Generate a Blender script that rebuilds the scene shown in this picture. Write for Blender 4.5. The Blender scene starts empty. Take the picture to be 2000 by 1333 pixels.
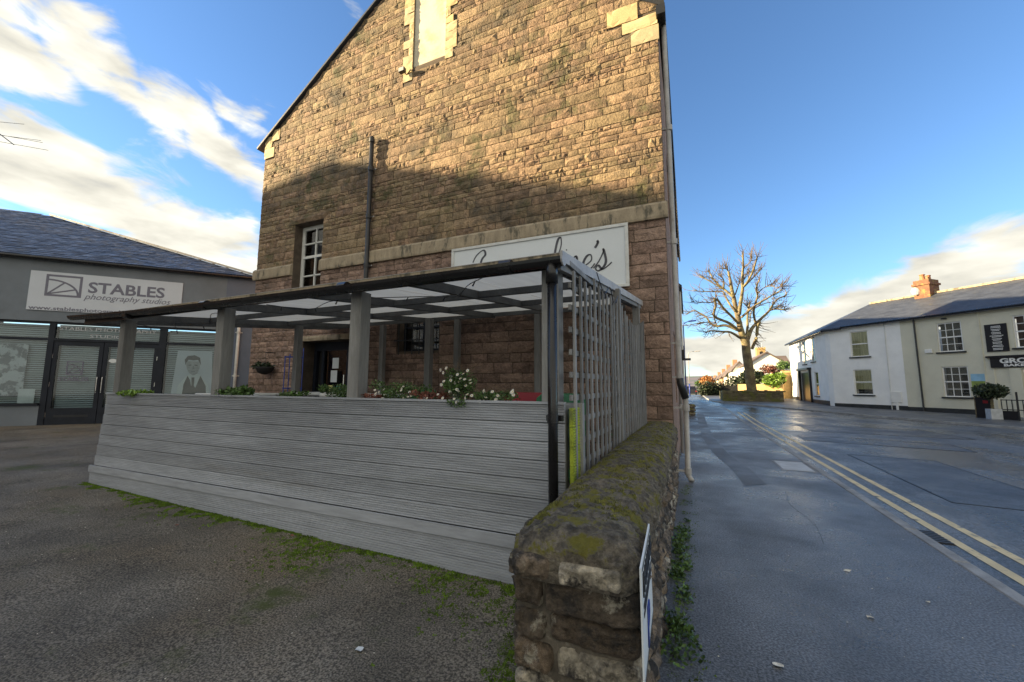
import bpy, math, random
from mathutils import Vector as V, Matrix
from math import sin, cos, tan, radians, pi, atan2, floor
random.seed(7)
S = bpy.context.scene
COL = S.collection
# ------------------------------------------------------------------ camera
FPX, PITCH, YAW, EYE, ROLL = 780.0, 6.3, 23.7, 1.6, 0.2
_p, _y, _r = radians(PITCH), radians(YAW), radians(ROLL)
CF = V((-sin(_y)*cos(_p), cos(_y)*cos(_p), sin(_p)))
_R0 = V((cos(_y), sin(_y), 0)); _U0 = _R0.cross(CF)
CR = _R0*cos(_r) + _U0*sin(_r); CU = _U0*cos(_r) - _R0*sin(_r)
CAM = V((0, 0, EYE))
cd = bpy.data.cameras.new('camera'); cam = bpy.data.objects.new('camera', cd); COL.objects.link(cam)
cd.sensor_width = 36.0; cd.lens = 36*FPX/2000; cd.clip_start = .05; cd.clip_end = 20000
cam.matrix_world = Matrix(((CR.x, CU.x, -CF.x, CAM.x), (CR.y, CU.y, -CF.y, CAM.y), (CR.z, CU.z, -CF.z, CAM.z), (0, 0, 0, 1)))
S.camera = cam
def ray(x, y): return (CF*FPX + CR*(x-1000) - CU*(y-666.5)).normalized()
def atY(x, y, v): d = ray(x, y); return CAM + d*((v-CAM.y)/d.y)
def atZ(x, y, v): d = ray(x, y); return CAM + d*((v-CAM.z)/d.z)
def atD(x, y, depth): d = ray(x, y); return CAM + d*(depth/d.dot(CF))
# ------------------------------------------------------------------ light
SUN_AZ, SUN_EL = 70.0, 16.0      # light travels towards +X/+Y, az measured from +Y
SD = V((sin(radians(SUN_AZ))*cos(radians(SUN_EL)), cos(radians(SUN_AZ))*cos(radians(SUN_EL)), -sin(radians(SUN_EL))))
sl = bpy.data.lights.new('sun', 'SUN'); sl.energy = 3.0; sl.angle = radians(.6); sl.color = (1, .78, .46)
so = bpy.data.objects.new('sun', sl); COL.objects.link(so); so.location = (-30, -20, 40)
so.rotation_euler = SD.to_track_quat('-Z', 'Y').to_euler()
S.view_settings.view_transform = 'Standard'; S.view_settings.look = 'None'
S.view_settings.exposure = 2.6; S.view_settings.gamma = 1
S.view_settings.use_curve_mapping = False
S.cycles.max_bounces = 6; S.cycles.diffuse_bounces = 3; S.cycles.glossy_bounces = 3; S.cycles.transparent_max_bounces = 8
W = bpy.data.worlds.new('World'); S.world = W; W.use_nodes = True
def make_world():
    nt = W.node_tree; N = nt.nodes; L = nt.links; N.clear()
    def nd(t, **k):
        n = N.new(t)
        for a, b in k.items(): setattr(n, a, b)
        return n
    def mth(op, a, b=None, c=None, clamp=False):
        n = nd('ShaderNodeMath', operation=op, use_clamp=clamp)
        for i, q in enumerate((a, b, c)):
            if q is None: continue
            if isinstance(q, (int, float)): n.inputs[i].default_value = q
            else: L.new(q, n.inputs[i])
        return n.outputs[0]
    sky = nd('ShaderNodeTexSky', sky_type='NISHITA', sun_disc=False)
    sky.sun_elevation = radians(SUN_EL); sky.sun_rotation = radians(SUN_AZ + 180)
    sky.altitude = 100; sky.air_density = 1.0; sky.dust_density = .15; sky.ozone_density = 3.0
    tc = nd('ShaderNodeTexCoord'); sp = nd('ShaderNodeSeparateXYZ'); L.new(tc.outputs['Generated'], sp.inputs[0])
    x, y, z = sp.outputs
    az = mth('ARCTAN2', x, y); el = mth('ARCSINE', z)
    cmb = nd('ShaderNodeCombineXYZ'); L.new(az, cmb.inputs[0]); L.new(el, cmb.inputs[1])
    # warp
    wn = nd('ShaderNodeTexNoise'); wn.inputs['Scale'].default_value = 5; wn.inputs['Detail'].default_value = 3
    L.new(tc.outputs['Generated'], wn.inputs['Vector'])
    sw = nd('ShaderNodeSeparateColor'); L.new(wn.outputs['Color'], sw.inputs[0])
    azw = mth('ADD', az, mth('MULTIPLY', mth('SUBTRACT', sw.outputs[0], .5), .22))
    elw = mth('ADD', el, mth('MULTIPLY', mth('SUBTRACT', sw.outputs[1], .5), .14))
    # streaky noise, stretched along the falling direction of the bands
    mp = nd('ShaderNodeMapping'); L.new(cmb.outputs[0], mp.inputs[0])
    mp.inputs['Rotation'].default_value = (0, 0, radians(32)); mp.inputs['Scale'].default_value = (3.2, 8.5, 1)
    n1 = nd('ShaderNodeTexNoise'); n1.inputs['Scale'].default_value = 1.7; n1.inputs['Detail'].default_value = 9; n1.inputs['Roughness'].default_value = .58; n1.inputs['Distortion'].default_value = .5
    L.new(mp.outputs[0], n1.inputs['Vector'])
    def blob(px, py, sa, sb, rot, amp):
        d = ray(px, py); a0 = atan2(d.x, d.y); e0 = math.asin(d.z); c, s = cos(radians(rot)), sin(radians(rot))
        da = mth('SUBTRACT', azw, a0); de = mth('SUBTRACT', elw, e0)
        u = mth('DIVIDE', mth('ADD', mth('MULTIPLY', da, c), mth('MULTIPLY', de, s)), sa)
        v = mth('DIVIDE', mth('SUBTRACT', mth('MULTIPLY', de, c), mth('MULTIPLY', da, s)), sb)
        r2 = mth('ADD', mth('MULTIPLY', u, u), mth('MULTIPLY', v, v))
        return mth('MULTIPLY', mth('EXPONENT', mth('MULTIPLY', r2, -1.0)), amp)
    bl = [blob(40, 60, .17, .075, -42, .80), blob(250, 170, .15, .060, -33, .78), blob(430, 290, .15, .065, -38, .80), blob(455, 200, .09, .035, -22, .62),
          blob(40, 330, .36, .10, -28, .85), blob(260, 430, .40, .075, -14, .85), blob(-300, 300, .4, .3, -28, .7),
          blob(1740, 580, .26, .062, 12, 1.0), blob(1620, 605, .14, .055, 16, .85), blob(1960, 515, .18, .040, 14, .85), blob(1480, 665, .28, .045, 2, 1.0), blob(1390, 700, .32, .04, 0, .95), blob(2300, 560, .5, .12, 10, .8),
          blob(340, 350, .06, .02, -20, .35), blob(700, 0, .07, .03, -40, .35)]
    tot = bl[0]
    for b in bl[1:]: tot = mth('MAXIMUM', tot, b)
    # extra cloud added behind the view to brighten the shade, thinning overhead
    n3 = nd('ShaderNodeTexNoise'); n3.inputs['Scale'].default_value = 2.2; n3.inputs['Detail'].default_value = 4
    L.new(tc.outputs['Generated'], n3.inputs['Vector'])
    behind = mth('MULTIPLY', mth('SUBTRACT', n3.outputs[0], .30, clamp=True), 5.0)
    bmask = nd('ShaderNodeMapRange'); bmask.inputs['From Min'].default_value = .15; bmask.inputs['From Max'].default_value = -.35
    dp = nd('ShaderNodeVectorMath', operation='DOT_PRODUCT'); L.new(tc.outputs['Generated'], dp.inputs[0]); dp.inputs[1].default_value = (CF.x, CF.y, 0)
    L.new(dp.outputs['Value'], bmask.inputs['Value'])
    tot = mth('MAXIMUM', tot, mth('MULTIPLY', behind, bmask.outputs[0]))
    dens = mth('ADD', tot, mth('MULTIPLY', mth('SUBTRACT', n1.outputs[0], .5), 1.45))
    mr = nd('ShaderNodeMapRange', interpolation_type='SMOOTHSTEP'); mr.inputs['From Min'].default_value = .32; mr.inputs['From Max'].default_value = .66
    L.new(dens, mr.inputs['Value'])
    fac = mth('MULTIPLY', mr.outputs[0], mth('GREATER_THAN', el, -.02))
    # brightness of the cloud: thicker parts greyer, strong near the sun
    n2 = nd('ShaderNodeTexNoise'); n2.inputs['Scale'].default_value = 2.4; n2.inputs['Detail'].default_value = 7
    L.new(mp.outputs[0], n2.inputs['Vector'])
    sdv = nd('ShaderNodeVectorMath', operation='DOT_PRODUCT'); L.new(tc.outputs['Generated'], sdv.inputs[0]); sdv.inputs[1].default_value = tuple(-SD)
    prox = nd('ShaderNodeMapRange'); prox.inputs['From Min'].default_value = -.9; prox.inputs['From Max'].default_value = .75
    prox.inputs['To Min'].default_value = .98; prox.inputs['To Max'].default_value = 1.12
    L.new(sdv.outputs['Value'], prox.inputs['Value'])
    shade = mth('MULTIPLY', prox.outputs[0], mth('ADD', .28, mth('MULTIPLY', n2.outputs[0], 1.45)))
    ramp = nd('ShaderNodeMix', data_type='RGBA'); L.new(mth('SUBTRACT', mth('MULTIPLY', shade, 1.25), .15, clamp=True), ramp.inputs['Factor'])
    ramp.inputs['A'].default_value = (.78, .86, 1, 1); ramp.inputs['B'].default_value = (1, .965, .84, 1)
    cc = nd('ShaderNodeMix', data_type='RGBA', blend_type='MULTIPLY'); cc.inputs['Factor'].default_value = 1
    L.new(ramp.outputs['Result'], cc.inputs['A'])
    cv = nd('ShaderNodeCombineColor'); k = mth('MULTIPLY', shade, .152)
    for i in range(3): L.new(k, cv.inputs[i])
    L.new(cv.outputs[0], cc.inputs['B'])
    skm = nd('ShaderNodeMix', data_type='RGBA', blend_type='MULTIPLY'); skm.inputs['Factor'].default_value = 1
    L.new(sky.outputs[0], skm.inputs['A']); skm.inputs['B'].default_value = (SKY_K*.86, SKY_K*1.0, SKY_K*1.12, 1)
    mx = nd('ShaderNodeMix', data_type='RGBA'); L.new(fac, mx.inputs['Factor']); L.new(skm.outputs['Result'], mx.inputs['A']); L.new(cc.outputs['Result'], mx.inputs['B'])
    bg = nd('ShaderNodeBackground'); L.new(mx.outputs['Result'], bg.inputs[0]); bg.inputs[1].default_value = 1.0
    out = nd('ShaderNodeOutputWorld'); L.new(bg.outputs[0], out.inputs[0])
SKY_K = .042
make_world()
# ------------------------------------------------------------------ helpers
class MB:
    def __init__(s): s.v = []; s.f = []; s.mi = []; s.a = []; s.cur = 0; s.r = .5
    def add(s, vs, fs):
        o = len(s.v); s.v += [tuple(p) for p in vs]; s.a += [s.r]*len(vs)
        for f in fs: s.f.append(tuple(i+o for i in f)); s.mi.append(s.cur)
    def quad(s, *p): s.add(p, [tuple(range(len(p)))])
    def obox(s, c, a, b, d):
        c, a, b, d = V(c), V(a), V(b), V(d)
        vs = [c+a*i+b*j+d*k for k in (-1, 1) for j in (-1, 1) for i in (-1, 1)]
        fs = [(0, 2, 3, 1), (4, 5, 7, 6), (0, 1, 5, 4), (2, 6, 7, 3), (0, 4, 6, 2), (1, 3, 7, 5)]
        if a.cross(b).dot(d) < 0: fs = [f[::-1] for f in fs]
        s.add(vs, fs)
    def box(s, x0, x1, y0, y1, z0, z1):
        s.obox(((x0+x1)/2, (y0+y1)/2, (z0+z1)/2), ((x1-x0)/2, 0, 0), (0, (y1-y0)/2, 0), (0, 0, (z1-z0)/2))
    def beam(s, p, q, w, h, up=(0, 0, 1)):
        p, q = V(p), V(q); d = q-p; a = d.cross(V(up))
        if a.length < 1e-6: a = d.cross(V((1, 0, 0)))
        a.normalize(); b = a.cross(d).normalized()
        s.obox((p+q)/2, a*(w/2), d/2, b*(h/2))
    def tube(s, pts, rad, n=8, cap=True):
        pts = [V(p) for p in pts]; m = len(pts)
        if isinstance(rad, (int, float)): rad = [rad]*m
        vs = []; ref = None
        for i, p in enumerate(pts):
            t = (pts[min(i+1, m-1)]-pts[max(i-1, 0)])
            if t.length < 1e-9: t = V((0, 0, 1))
            t.normalize()
            if ref is None or abs(ref.dot(t)) > .98: ref = V((0, 0, 1)) if abs(t.z) < .9 else V((1, 0, 0))
            a = t.cross(ref).normalized(); b = t.cross(a); ref = b*-1 if False else ref
            for k in range(n):
                an = 2*pi*k/n; vs.append(p+(a*cos(an)+b*sin(an))*rad[i])
        fs = [(i*n+k, i*n+(k+1) % n, (i+1)*n+(k+1) % n, (i+1)*n+k) for i in range(m-1) for k in range(n)]
        if cap: fs += [tuple(range(n))[::-1], tuple(range((m-1)*n, m*n))]
        s.add(vs, fs)
    def prism(s, poly, vec):
        n = len(poly); vec = V(vec); P = [V(p) for p in poly]
        s.add(P + [p+vec for p in P], [tuple(range(n)), tuple(range(n, 2*n))[::-1]] + [(i, i+n, (i+1) % n+n, (i+1) % n) for i in range(n)])
    def lathe(s, c, prof, n=16, sq=1.0):
        c = V(c); vs = []; m = len(prof)
        for r, z in prof:
            for k in range(n): vs.append(c+V((r*cos(2*pi*k/n), r*sin(2*pi*k/n)*sq, z)))
        fs = [(i*n+k, i*n+(k+1) % n, (i+1)*n+(k+1) % n, (i+1)*n+k) for i in range(m-1) for k in range(n)]
        s.add(vs, fs + [tuple(range(n))[::-1], tuple(range((m-1)*n, m*n))])
    def build(s, name, mats, parent=None, smooth=False, bevel=0, kind=None, recalc=False):
        me = bpy.data.meshes.new(name); me.from_pydata(s.v, [], s.f); 
        if not isinstance(mats, (list, tuple)): mats = [mats]
        for m in mats: me.materials.append(m)
        if len(mats) > 1: me.polygons.foreach_set('material_index', s.mi)
        at = me.attributes.new('rnd', 'FLOAT', 'POINT'); at.data.foreach_set('value', s.a)
        if smooth: me.polygons.foreach_set('use_smooth', [True]*len(me.polygons))
        if recalc:
            import bmesh
            b = bmesh.new(); b.from_mesh(me); bmesh.ops.recalc_face_normals(b, faces=b.faces); b.to_mesh(me); b.free()
        me.update()
        o = bpy.data.objects.new(name, me); COL.objects.link(o)
        if parent: attach(o, parent)
        if bevel:
            bm = o.modifiers.new('bevel', 'BEVEL'); bm.width = bevel; bm.segments = 1; bm.limit_method = 'ANGLE'
        if kind: o['kind'] = kind
        return o
def attach(o, parent):
    o.parent = parent
    if parent.type == 'EMPTY': o.matrix_parent_inverse = Matrix.Translation(-parent.location)
def thing(name, label, cat, loc=(0, 0, 0), group=None):
    o = bpy.data.objects.new(name, None); COL.objects.link(o); o.location = loc; o.empty_display_size = .2
    return tag(o, label, cat, group)
def tag(o, label, cat, group=None):
    o['label'] = label; o['category'] = cat
    if group: o['group'] = group
    return o
def struct(o, label=None, cat=None):
    o['kind'] = 'structure'
    if label: o['label'] = label
    if cat: o['category'] = cat
    return o
class Fr:   # a vertical facade: u along e, z up, d outward along n
    def __init__(s, o, e):
        s.o = V(o); s.e = V(e).normalized(); s.n = V((s.e.y, -s.e.x, 0))
    def pt(s, u, z, d=0): return s.o + s.e*u + V((0, 0, z)) + s.n*d
    def hit(s, x, y, d=0):
        r = ray(x, y); o = s.o+s.n*d; P = CAM+r*((o-CAM).dot(s.n)/r.dot(s.n)); return (P-s.o).dot(s.e), P.z-s.o.z
    def box(s, mb, u0, u1, z0, z1, d0, d1):
        mb.obox(s.pt((u0+u1)/2, (z0+z1)/2, (d0+d1)/2), s.e*((u1-u0)/2), V((0, 0, (z1-z0)/2)), s.n*((d1-d0)/2))
def wall_open(mb, F, u0, u1, z0, z1, ops, depth=.12):
    us = sorted({u0, u1} | {min(max(a, u0), u1) for o in ops for a in o[:2]}); zs = sorted({z0, z1} | {min(max(a, z0), z1) for o in ops for a in o[2:4]})
    for i in range(len(us)-1):
        for j in range(len(zs)-1):
            cu, cz = (us[i]+us[i+1])/2, (zs[j]+zs[j+1])/2
            if any(o[0] < cu < o[1] and o[2] < cz < o[3] for o in ops): continue
            mb.quad(F.pt(us[i], zs[j]), F.pt(us[i+1], zs[j]), F.pt(us[i+1], zs[j+1]), F.pt(us[i], zs[j+1]))
    for a, b, c, d in [o[:4] for o in ops]:
        dd = -depth
        mb.quad(F.pt(a, c), F.pt(a, d), F.pt(a, d, dd), F.pt(a, c, dd)); mb.quad(F.pt(b, d), F.pt(b, c), F.pt(b, c, dd), F.pt(b, d, dd))
        mb.quad(F.pt(a, d), F.pt(b, d), F.pt(b, d, dd), F.pt(a, d, dd)); mb.quad(F.pt(b, c), F.pt(a, c), F.pt(a, c, dd), F.pt(b, c, dd))
# ------------------------------------------------------------------ materials
def M(name, c, rough=.75, var=.2, scale=3.0, bump=.25, bscale=60.0, rnd=0.0, c2=None, c3=None, c3s=1.2, c3t=(.52, .66), moss=None, mosst=(.45, .6), mosss=2.5, mossup=0.0,
      metal=0.0, spec=.5, stretch=(1, 1, 1), rvar=0.0, bdist=.01, hue=0.0, coat=0.0, voro=0, speck=None):
    m = bpy.data.materials.new(name); m.use_nodes = True; nt = m.node_tree; N = nt.nodes; L = nt.links
    b = N['Principled BSDF']; b.inputs['Roughness'].default_value = rough; b.inputs['Metallic'].default_value = metal; b.inputs['Specular IOR Level'].default_value = spec
    if coat: b.inputs['Coat Weight'].default_value = coat
    tc = N.new('ShaderNodeTexCoord'); mp = N.new('ShaderNodeMapping'); L.new(tc.outputs['Object'], mp.inputs[0]); mp.inputs['Scale'].default_value = stretch
    def noise(sc, det=5, rg=.6, vec=None):
        n = N.new('ShaderNodeTexNoise'); n.inputs['Scale'].default_value = sc; n.inputs['Detail'].default_value = det; n.inputs['Roughness'].default_value = rg
        L.new(vec or mp.outputs[0], n.inputs['Vector']); return n.outputs[0]
    def mix(f, a, bb, bt='MIX'):
        n = N.new('ShaderNodeMix'); n.data_type = 'RGBA'; n.blend_type = bt
        for k, q in (('Factor', f), ('A', a), ('B', bb)):
            if isinstance(q, (int, float)): n.inputs[k].default_value = q
            elif isinstance(q, tuple): n.inputs[k].default_value = (*q, 1) if len(q) == 3 else q
            else: L.new(q, n.inputs[k])
        return n.outputs['Result']
    def rng(v, a, bb, t0=0.0, t1=1.0):
        n = N.new('ShaderNodeMapRange'); n.interpolation_type = 'SMOOTHSTEP'
        L.new(v, n.inputs['Value']); n.inputs['From Min'].default_value = a; n.inputs['From Max'].default_value = bb; n.inputs['To Min'].default_value = t0; n.inputs['To Max'].default_value = t1
        return n.outputs[0]
    n1 = noise(scale)
    col = mix(rng(n1, .3, .7), tuple(x*(1-var) for x in c), tuple(min(1, x*(1+var)) for x in c))
    if c2 is not None or rnd:
        at = N.new('ShaderNodeAttribute'); at.attribute_name = 'rnd'
        if c2 is not None: col = mix(at.outputs['Fac'], col, mix(n1, tuple(x*(1-var) for x in c2), tuple(min(1, x*(1+var)) for x in c2)))
        if rnd:
            w = N.new('ShaderNodeTexWhiteNoise'); w.noise_dimensions = '1D'; L.new(at.outputs['Fac'], w.inputs['W'])
            h = N.new('ShaderNodeHueSaturation'); L.new(rng(w.outputs['Value'], 0, 1, 1-rnd, 1+rnd), h.inputs['Value']); L.new(col, h.inputs['Color']); col = h.outputs[0]
    if c3 is not None: col = mix(rng(noise(c3s, 7, .65), *c3t), col, c3)
    # fine speckle
    col = mix(1.0, col, rng(noise(bscale*1.3, 3, .7), .25, .75, 1-var*.7, 1+var*.7), 'MULTIPLY')
    if speck: col = mix(1.0, col, rng(noise(speck[0], 2, .5), .34, .68, 1-speck[1], 1+speck[1]*1.3), 'MULTIPLY')
    if moss is not None:
        f = rng(noise(mosss, 9, .72), *mosst)
        if mossup:
            g = N.new('ShaderNodeNewGeometry'); sx = N.new('ShaderNodeSeparateXYZ'); L.new(g.outputs['Normal'], sx.inputs[0])
            mm = N.new('ShaderNodeMath'); mm.operation = 'MULTIPLY'; L.new(f, mm.inputs[0]); L.new(rng(sx.outputs[2], mossup-.25, mossup+.25), mm.inputs[1]); f = mm.outputs[0]
        n9 = noise(35, 3)
        col = mix(f, col, mix(n9, tuple(x*.6 for x in moss), tuple(x*1.4 for x in moss)))
    L.new(col, b.inputs['Base Color'])
    if rvar: L.new(rng(noise(scale*.6, 6), .35, .65, max(.03, rough-rvar), min(1, rough+rvar)), b.inputs['Roughness'])
    if bump:
        bp = N.new('ShaderNodeBump'); bp.inputs['Strength'].default_value = bump; bp.inputs['Distance'].default_value = bdist
        if voro:
            vo = N.new('ShaderNodeTexVoronoi'); vo.inputs['Scale'].default_value = voro; L.new(mp.outputs[0], vo.inputs['Vector'])
            L.new(vo.outputs['Distance'], bp.inputs['Height'])
        else: L.new(noise(bscale, 8, .65), bp.inputs['Height'])
        L.new(bp.outputs[0], b.inputs['Normal'])
    return m
def glass(name, tint=(.75, .8, .82), refl=.16, rough=.02):
    m = bpy.data.materials.new(name); m.use_nodes = True; nt = m.node_tree; N = nt.nodes; L = nt.links; N.clear()
    t = N.new('ShaderNodeBsdfTransparent'); t.inputs[0].default_value = (*tint, 1); g = N.new('ShaderNodeBsdfGlossy'); g.inputs['Roughness'].default_value = rough
    fr = N.new('ShaderNodeFresnel'); fr.inputs[0].default_value = 1.5; ad = N.new('ShaderNodeMath'); ad.operation = 'ADD'; ad.use_clamp = True; ad.inputs[1].default_value = refl
    L.new(fr.outputs[0], ad.inputs[0]); mx = N.new('ShaderNodeMixShader'); L.new(ad.outputs[0], mx.inputs[0]); L.new(t.outputs[0], mx.inputs[1]); L.new(g.outputs[0], mx.inputs[2])
    o = N.new('ShaderNodeOutputMaterial'); L.new(mx.outputs[0], o.inputs[0]); return m
MT = {}
MT['stone'] = M('rock_faced_sandstone', (.255, .165, .105), .85, .40, 7, 1.0, 24, rnd=.28, c2=(.28, .205, .115), c3=(.085, .07, .05), c3s=.9, c3t=(.50, .70), moss=(.09, .085, .035), mosst=(.53, .68), mosss=1.3, bdist=.035)
MT['stone_low'] = M('brown_block_sandstone', (.255, .168, .13), .85, .32, 6, .9, 18, rnd=.25, c2=(.30, .205, .155), c3=(.14, .105, .085), c3s=1.5, c3t=(.55, .75), bdist=.05)
MT['mortar'] = M('lime_mortar', (.10, .075, .055), .9, .25, 6, .4, 70, c3=(.09, .075, .055), c3s=.8, c3t=(.5, .7))
MT['dressing'] = M('pale_bath_stone', (.56, .46, .28), .8, .15, 2, .25, 40, rnd=.12, c2=(.60, .45, .22), bdist=.006)
MT['band'] = M('weathered_string_course', (.36, .29, .20), .85, .2, 3, .35, 40, c3=(.12, .105, .075), c3s=2.6, c3t=(.50, .64), stretch=(2.2, 1, .7))
MT['render_niche'] = M('painted_blocked_window', (.66, .60, .47), .8, .10, 1.6, .1, 30, c3=(.52, .42, .28), c3s=1.4, c3t=(.5, .7))
MT['wood'] = M('weathered_grey_timber', (.21, .207, .20), .7, .22, 3.5, .3, 30, rnd=.16, stretch=(1, 1, .12), c3=(.10, .098, .09), c3s=5, c3t=(.62, .75))
MT['board'] = M('grey_painted_decking', (.32, .335, .365), .62, .22, 2.2, .3, 26, rnd=.10, stretch=(.10, 1, 1), c3=(.24, .238, .23), c3s=4, c3t=(.58, .8), moss=(.16, .18, .08), mosst=(.60, .76), mosss=1.2)
MT['beam'] = M('grey_stained_beam', (.105, .108, .110), .7, .22, 4, .25, 30, rnd=.15)
MT['lath'] = M('grey_trellis_lath', (.20, .20, .20), .72, .25, 6, .3, 40, rnd=.22, stretch=(1, 1, .15), c3=(.26, .22, .17), c3s=4, c3t=(.6, .8))
MT['algae'] = M('algae_green_board', (.30, .36, .03), .8, .3, 5, .4, 40, c3=(.14, .16, .06), c3s=3, c3t=(.5, .7))
MT['gutter'] = M('black_plastic', (.012, .012, .014), .28, .2, 5, .05, 30, rvar=.1)
MT['pipe_black'] = M('black_iron', (.022, .022, .024), .4, .25, 6, .1, 50, c3=(.16, .10, .05), c3s=3, c3t=(.66, .78))
MT['pipe_grey'] = M('grey_painted_pipe', (.42, .41, .40), .5, .15, 4, .1, 50, c3=(.25, .22, .19), c3s=5, c3t=(.6, .75))
MT['white'] = M('white_paint', (.72, .72, .70), .5, .05, 3, .05, 50)
MT['white_dirty'] = M('white_plastic_dirty', (.62, .62, .60), .5, .1, 6, .05, 50)
MT['signwhite'] = M('white_sign_board', (.68, .71, .73), .45, .03, 1, .02, 30)
MT['signwhite2'] = M('pale_blue_sign_board', (.56, .60, .66), .5, .04, 1, .02, 30)
MT['ink'] = M('grey_ink', (.09, .09, .11), .5, .05, 5, 0)
MT['inkp'] = M('slate_purple_ink', (.15, .15, .20), .5, .05, 5, 0)
MT['black'] = M('black_gloss', (.012, .013, .018), .3, .2, 4, .03, 40)
MT['blueblack'] = M('dark_door_frame', (.014, .018, .028), .5, .2, 4, .03, 40, spec=.25)
MT['blue'] = M('blue_paint', (.03, .06, .30), .4, .15, 5, .03, 40)
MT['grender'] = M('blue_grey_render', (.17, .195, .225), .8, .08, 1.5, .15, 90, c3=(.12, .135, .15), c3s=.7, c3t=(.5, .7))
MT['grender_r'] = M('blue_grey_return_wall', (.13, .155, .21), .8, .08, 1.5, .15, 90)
MT['slate'] = M('grey_slate', (.085, .095, .125), .5, .25, 5, .2, 60, rnd=.35, rvar=.15, c3=(.16, .16, .15), c3s=3, c3t=(.6, .75))
MT['slate_flat'] = M('dark_slate_roof', (.052, .060, .080), .5, .25, 2, .5, 14, stretch=(1, 1, 3), moss=(.14, .13, .05), mosst=(.60, .75), mosss=1.2)
MT['sheet'] = M('translucent_roof_sheet', (.62, .60, .52), .5, .1, 2, .1, 20)
MT['tarmac'] = M('forecourt_tarmac', (.135, .120, .098), .82, .35, 1.2, 1.0, 75, speck=(85, .62), c3=(.155, .125, .09), c3s=.7, c3t=(.45, .7), moss=(.065, .082, .02), mosst=(.55, .70), mosss=1.6, rvar=.12, bdist=.012)
MT['pavement'] = M('pavement_asphalt', (.10, .106, .116), .38, .34, .9, .8, 95, speck=(70, .5), c3=(.125, .132, .145), c3s=.8, c3t=(.45, .65), rvar=.16, bdist=.006)
MT['patch'] = M('pavement_patch_asphalt', (.105, .112, .125), .48, .2, 1.2, .6, 160, rvar=.1, bdist=.006)
MT['road'] = M('road_asphalt', (.082, .092, .106), .31, .30, .7, .8, 60, speck=(45, .4), c3=(.13, .14, .155), c3s=1.1, c3t=(.48, .62), rvar=.2, bdist=.008, stretch=(1, .6, 1))
MT['tarseal'] = M('bitumen_seal', (.02, .021, .023), .45, .2, 3, .1, 40)
MT['road2'] = M('relaid_road_asphalt', (.062, .068, .078), .36, .3, .9, .8, 60, speck=(45, .4), rvar=.15, bdist=.008)
MT['kerb'] = M('concrete_kerb', (.26, .265, .27), .7, .25, 3, .3, 60, rnd=.15)
MT['yellow'] = M('worn_yellow_paint', (.66, .55, .33), .65, .12, 3, .3, 90, c3=(.14, .14, .135), c3s=5, c3t=(.54, .66))
MT['concrete'] = M('pale_concrete_cover', (.46, .48, .50), .6, .15, 4, .3, 60)
MT['wstone'] = M('mossy_rubble_stone', (.16, .128, .096), .85, .5, 9, 1.0, 30, rnd=.5, c2=(.28, .205, .135), c3=(.045, .039, .034), c3s=7, c3t=(.47, .60), moss=(.46, .42, .33), mosst=(.56, .64), mosss=5, bdist=.06)
MT['lichen'] = M('pale_lichen_stone', (.50, .44, .34), .85, .5, 11, 1.0, 30, rnd=.2, c3=(.05, .043, .036), c3s=9, c3t=(.46, .60), bdist=.06)
MT['wmortar'] = M('dark_wall_mortar', (.10, .085, .065), .9, .4, 8, .8, 40, c3=(.28, .25, .20), c3s=4, c3t=(.56, .66))
MT['coping'] = M('mossy_wall_coping', (.18, .155, .12), .88, .6, 14, 1.0, 34, rnd=.2, c3=(.25, .22, .17), c3s=16, c3t=(.55, .66), moss=(.22, .20, .03), mosst=(.49, .57), mosss=7, mossup=.2, bdist=.08)
MT['housewhite'] = M('white_house_render', (.80, .80, .79), .8, .05, 1.2, .3, 30, c3=(.70, .71, .71), c3s=.6, c3t=(.55, .75))
MT['housecream'] = M('cream_house_render', (.60, .58, .47), .8, .05, 1.2, .5, 24, c3=(.54, .52, .42), c3s=.6, c3t=(.55, .75), bdist=.02)
MT['plinth'] = M('black_plinth_paint', (.022, .024, .026), .6, .3, 3, .2, 40)
MT['brick'] = M('orange_chimney_brick', (.17, .075, .04), .8, .3, 6, .3, 30, c3=(.24, .18, .05), c3s=3, c3t=(.5, .65))
MT['pot'] = M('terracotta', (.38, .16, .08), .8, .2, 5, .2, 40)
MT['bark'] = M('plane_tree_bark', (.16, .125, .075), .9, .4, 2.5, .8, 9, c3=(.23, .20, .10), c3s=1.6, c3t=(.45, .6), bdist=.08)
MT['twig'] = M('thin_twig', (.15, .11, .07), .9, .2, 3, 0)
MT['leaf'] = M('green_leaf', (.06, .115, .025), .55, .4, 8, 0, rnd=.5)
MT['leafbright'] = M('bright_laurel_leaf', (.13, .22, .03), .45, .4, 3, 0, rnd=.4)
MT['leafdark'] = M('dark_shrub_leaf', (.025, .04, .015), .6, .4, 3, 0, rnd=.5)
MT['leafred'] = M('red_brown_leaf', (.16, .055, .035), .6, .4, 6, 0, rnd=.5)
MT['leaforange'] = M('orange_autumn_leaf', (.36, .16, .05), .6, .4, 3, 0, rnd=.4)
MT['daisy'] = M('white_petal', (.75, .73, .68), .6, .05, 3, 0)
MT['pollen'] = M('yellow_pollen', (.6, .42, .05), .7, .1, 3, 0)
MT['moss'] = M('bright_moss', (.085, .145, .008), .9, .5, 14, .5, 60, rnd=.5)
MT['copmoss'] = M('yellow_green_moss', (.135, .13, .022), .95, .5, 20, .8, 70, rnd=.45, bdist=.02)
MT['red'] = M('red_plastic', (.35, .012, .02), .4, .1, 3, 0)
MT['green'] = M('green_plastic', (.02, .16, .06), .4, .1, 3, 0)
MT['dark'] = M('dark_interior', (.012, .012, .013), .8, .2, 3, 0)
MT['room'] = M('dim_room', (.05, .05, .055), .8, .3, 1, 0)
MT['blind'] = M('pale_blind_slat', (.50, .58, .62), .5, .06, 3, 0)
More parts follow.
